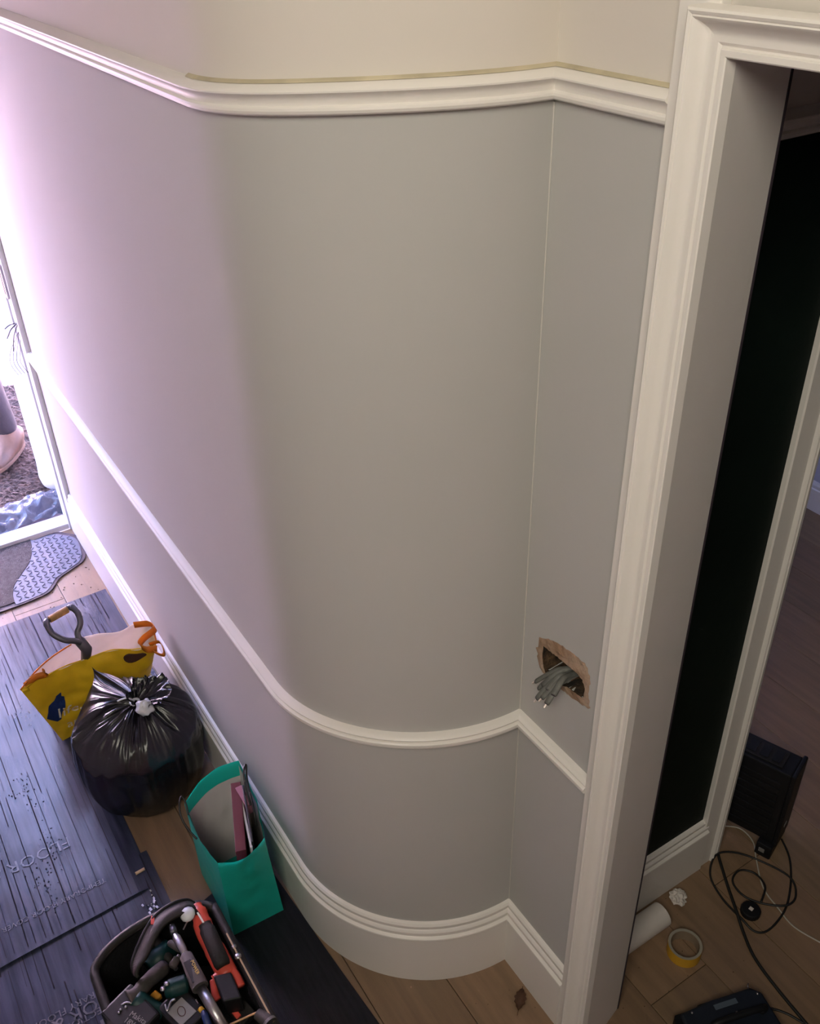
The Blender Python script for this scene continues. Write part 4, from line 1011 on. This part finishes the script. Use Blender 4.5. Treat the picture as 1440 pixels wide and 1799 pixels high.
# ------------------------------------------------------------------ side room things
# paper roll
ro = thing('paper_roll', 'white paper roll lying along the baseboard behind the door lining', 'roll', (.88, -1.2, 0)); A = At(ro)
ra, rb_ = Vector((.893,-1.10,.034)), Vector((.893,-1.285,.034))
dv = (rb_-ra)
def roll(u, v):
    a = v*4*PI; r = .024+.008*v/1; p = ra.lerp(rb_, u); return (p.x+r*math.cos(a), p.y, p.z+r*math.sin(a))
A(MB().tube([ra, rb_], .0325, 24).build('outer_wrap', m_roll, smooth=True, angle=50)); A(MB().tube([rb_+Vector((0,.001,0)), rb_-Vector((0,.0006,0))], .022, 20).build('core_end', m_card))
A(MB().grid(lambda u, v: (rb_.x-.030+.012*v, rb_.y-.004*u+.03*(1-u), .028+.012*math.sin(v*3)), 4, 5).build('loose_edge', m_roll, solid=.001))
# crumpled tissue
def cr(u, v):
    a = 2*PI*v; b = PI*u; r = .021*(1+.45*noise.noise(Vector((math.cos(a)*2.6*math.sin(b), math.sin(a)*2.6*math.sin(b), math.cos(b)*2.6))))
    q = Vector((*(0.9119,-1.3682), .016)); return (q.x+r*math.sin(b)*math.cos(a), q.y+r*math.sin(b)*math.sin(a), max(.001, q.z+r*math.cos(b)*.8))
tag(MB().grid(cr, 30, 44).build('crumpled_tissue', m_roll), 'crumpled piece of white tissue on the floor by the paper roll', 'tissue')
# tape
tp = thing('tape_roll', 'roll of tape with yellow outside lying on the side room floor', 'tape', (*(0.8046,-1.2782), 0)); A = At(tp)
tcn = (*(0.7991,-1.2725), 0)
A(MB().lathe([(.0375,.001),(.0425,.001),(.0425,.036),(.0375,.036)], tcn, 36, ring=True).build('yellow_band', m_tape, smooth=True, angle=40))
A(MB().lathe([(.0355,.002),(.0374,.002),(.0374,.0355),(.0355,.0355)], tcn, 36, ring=True).build('core', m_card, smooth=True, angle=40))
A(MB().lathe([(.0358,.0355),(.0423,.0362),(.0423,.0375),(.0358,.0368)], tcn, 36, ring=True).build('tape_side', m_clear, smooth=True, angle=40))
# black plastic power tool case
tc_ = thing('tool_case', 'black plastic tool case with slate nameplate on the side room floor, bottom edge', 'case', (*(0.6338,-1.2159), 0)); A = At(tc_)
ca, cb_ = Vector((*(0.6871,-1.1028), 0)), Vector((*(0.6202,-1.3325), 0)); cd = (cb_-ca).normalized(); cs = Vector((-cd.y, cd.x, 0))
if cs.x > 0: cs = -cs
L_ = (cb_-ca).length
pts = [ca+cd*.012, ca+cd*L_*.30, ca+cd*L_*.32-cs*.006, cb_-cd*.02-cs*.006, cb_+cs*.012, cb_+cs*.2, ca+cs*.2, ca+cs*.03]
A(MB().prism([q.xy[:] for q in pts], .002, .045).build('shell', m_blk, bevel=.006))
pts2 = [ca+cd*.02+cs*.008, ca+cd*L_*.45-cs*.0, cb_-cd*.03+cs*.001, cb_-cd*.006+cs*.02, cb_-cd*.005+cs*.2, ca+cd*.01+cs*.2]
A(MB().prism([q.xy[:] for q in pts2], .046, .062).build('lid', m_navyp, bevel=.006))
pc = ca.lerp(cb_, .56)+cs*.020
A(MB().obox((pc.x, pc.y, .0626), cd*.030, cs*.0065, (0,0,.001)).build('nameplate', m_slate, bevel=.001))
for f_, o_ in ((.2,.015),(.62,.045),(.92,.02)):
    q = ca.lerp(cb_, f_)+cs*o_; A(MB().lathe([(0,0),(.0035,0),(.003,.002),(0,.0025)], (q.x, q.y, .062), 10).build('screw', m_steel, smooth=True))
q = ca.lerp(cb_, .86)+cs*.004
A(MB().tube(smooth_path([(q.x,q.y,.062),(q.x+.004,q.y,.070),(q.x+.008,q.y-.008,.066)],3), .0016, 6).build('wire_loop', m_steel, smooth=True))
A(MB().tube(smooth_path([ca+cd*L_*.35+cs*.06+Vector((0,0,.06)), ca+cd*L_*.35+cs*.06+Vector((0,0,.078)), ca+cd*L_*.85+cs*.06+Vector((0,0,.078)), ca+cd*L_*.85+cs*.06+Vector((0,0,.06))],4), .008, 8).build('carry_handle', m_blk, smooth=True))
# convector heater
ht = thing('electric_heater', 'black electric heater on feet beyond the second white casing', 'heater', (1.1, -1.75, 0)); A = At(ht)
hd0 = Vector((0.8736,-1.6831,0.3350)); hb0 = Vector((0.8713,-1.7546,0.3350)); hl = Vector((0.9998,-1.6400,0.3350))
ud = (hl-hd0).normalized(); bd = Vector((ud.y, -ud.x, 0)); 
if bd.y > 0: bd = -bd
dep = .085; wid = .46
c00 = hd0.copy(); c00.z = 0
def hp3(a, b, z): q = c00+ud*a+bd*b; return Vector((q.x, q.y, z))
def hbox(a0, a1, b0, b1, z0, z1, nm, m, bev=.004):
    vs = [hp3(a0,b0,z0),hp3(a1,b0,z0),hp3(a1,b1,z0),hp3(a0,b1,z0),hp3(a0,b0,z1),hp3(a1,b0,z1),hp3(a1,b1,z1),hp3(a0,b1,z1)]
    return A(MB().add(vs, [(0,3,2,1),(4,5,6,7),(0,1,5,4),(1,2,6,5),(2,3,7,6),(3,0,4,7)]).build(nm, m, bevel=bev))
hbody = hbox(0, wid, 0, dep, .05, .325, 'body', m_blk)
hbox(-.012, .0, -.004, dep+.006, .045, .33, 'end_cap', m_blk); hbox(wid, wid+.012, -.004, dep+.006, .045, .33, 'end_cap', m_blk)
tgr = hbox(.03, wid-.03, .012, dep-.012, .325, .329, 'top_grille', m_rub2, .001)
for k in range(12): sub(hbox(.04+k*.034, .062+k*.034, .02, dep-.02, .329, .332, 'grille_slat', m_blk, 0), tgr)
hbox(-.008, .036, -.018, dep+.02, 0, .048, 'foot', m_blk); hbox(wid-.05, wid-.006, -.018, dep+.02, 0, .048, 'foot', m_blk)
for k in range(9): sub(hbox(.02, wid-.02, -.003, .001, .07+k*.025, .084+k*.025, 'front_louvre', m_blk, .001), hbody)
hbox(-.0135, -.012, .03, .045, .10, .112, 'dust_mark', m_label, 0); hbox(.010, .026, -.020, -.0185, .02, .034, 'dust_mark', m_label, 0)

# cables in the side room
def cable(label, pts, r, m, name='cable'):
    o = MB().tube(smooth_path([(*p, z) for p, z in pts], 8), r, 8).build(name, m, smooth=True)
    return tag(o, label, 'cable')
z_ = .0045
cable('thick black cable running from the heater to the bottom edge of the side room', [((0.9988,-1.6027), z_), ((0.9421,-1.5589), z_), ((0.8641,-1.5085), z_), ((0.7989,-1.4661), z_+.008), ((0.7507,-1.4393), z_), ((0.6873,-1.4087), z_), ((0.6018,-1.3913), z_), ((0.4914,-1.3786), z_)], .0042, m_cable)
cable('thin black flex coiled in loops around the plug on the side room floor', [((0.8858,-1.7517), z_), ((0.8314,-1.7187), z_), ((0.7767,-1.6559), z_), ((0.7346,-1.5812), .004), ((0.7196,-1.5007), .004), ((0.7366,-1.4663), .004), ((0.7789,-1.4607), .012), ((0.8488,-1.4694), .004), ((0.9149,-1.4954), .004), ((0.9482,-1.5497), .012), ((0.9296,-1.5977), .012), ((0.8777,-1.6425), .004), ((0.7908,-1.6663), .011), ((0.7465,-1.6392), .004), ((0.7384,-1.5904), .011), ((0.7783,-1.5483), .004), ((0.8236,-1.5228), .004), ((0.8693,-1.5322), .004), ((0.8821,-1.5738), .004), ((0.8528,-1.6018), .004), ((0.8076,-1.5874), .012), ((0.7814,-1.5407), .013)], .0028, m_cable)
cable('thin white cable curving over the side room floor under the black flex', [((1.0087,-1.6510), .0025), ((0.9749,-1.6841), .0025), ((0.9251,-1.6790), .0025), ((0.8795,-1.6398), .0025), ((0.8116,-1.5876), .0025), ((0.7509,-1.5716), .0025), ((0.6884,-1.5624), .0025), ((0.6114,-1.5874), .0025)], .0022, m_wcable)
cable('short black lead leaving the right side of the tool case', [((0.5958,-1.3162), .012), ((0.5807,-1.3391), .004), ((0.5514,-1.3610), .004), ((0.5115,-1.3772), .004)], .0028, m_cable)
pg = thing('mains_plug', 'black three-pin plug lying pins down inside the loops of flex', 'plug', (*(0.7769,-1.4934), 0)); A = At(pg)
pc_ = Vector((*(0.7780,-1.4947), 0))
pp_ = [(pc_.x+.026*math.cos(t), pc_.y+.026*math.sin(t)*(1.0)) for t in [i*PI/9 for i in range(18)]]
A(MB().prism(pp_, .008, .026).build('plug_body', m_blk, bevel=.004)); A(MB().obox((pc_.x, pc_.y, .0268), (.005,.001,0), (-.001,.005,0), (0,0,.0006)).build('label', m_roll))
for dx, dy in ((.011,0),(-.008,.011),(-.008,-.011)): A(MB().box((pc_.x+dx-.003, pc_.y+dy-.0015, .0005), (pc_.x+dx+.003, pc_.y+dy+.0015, .010)).build('pin', m_steel))
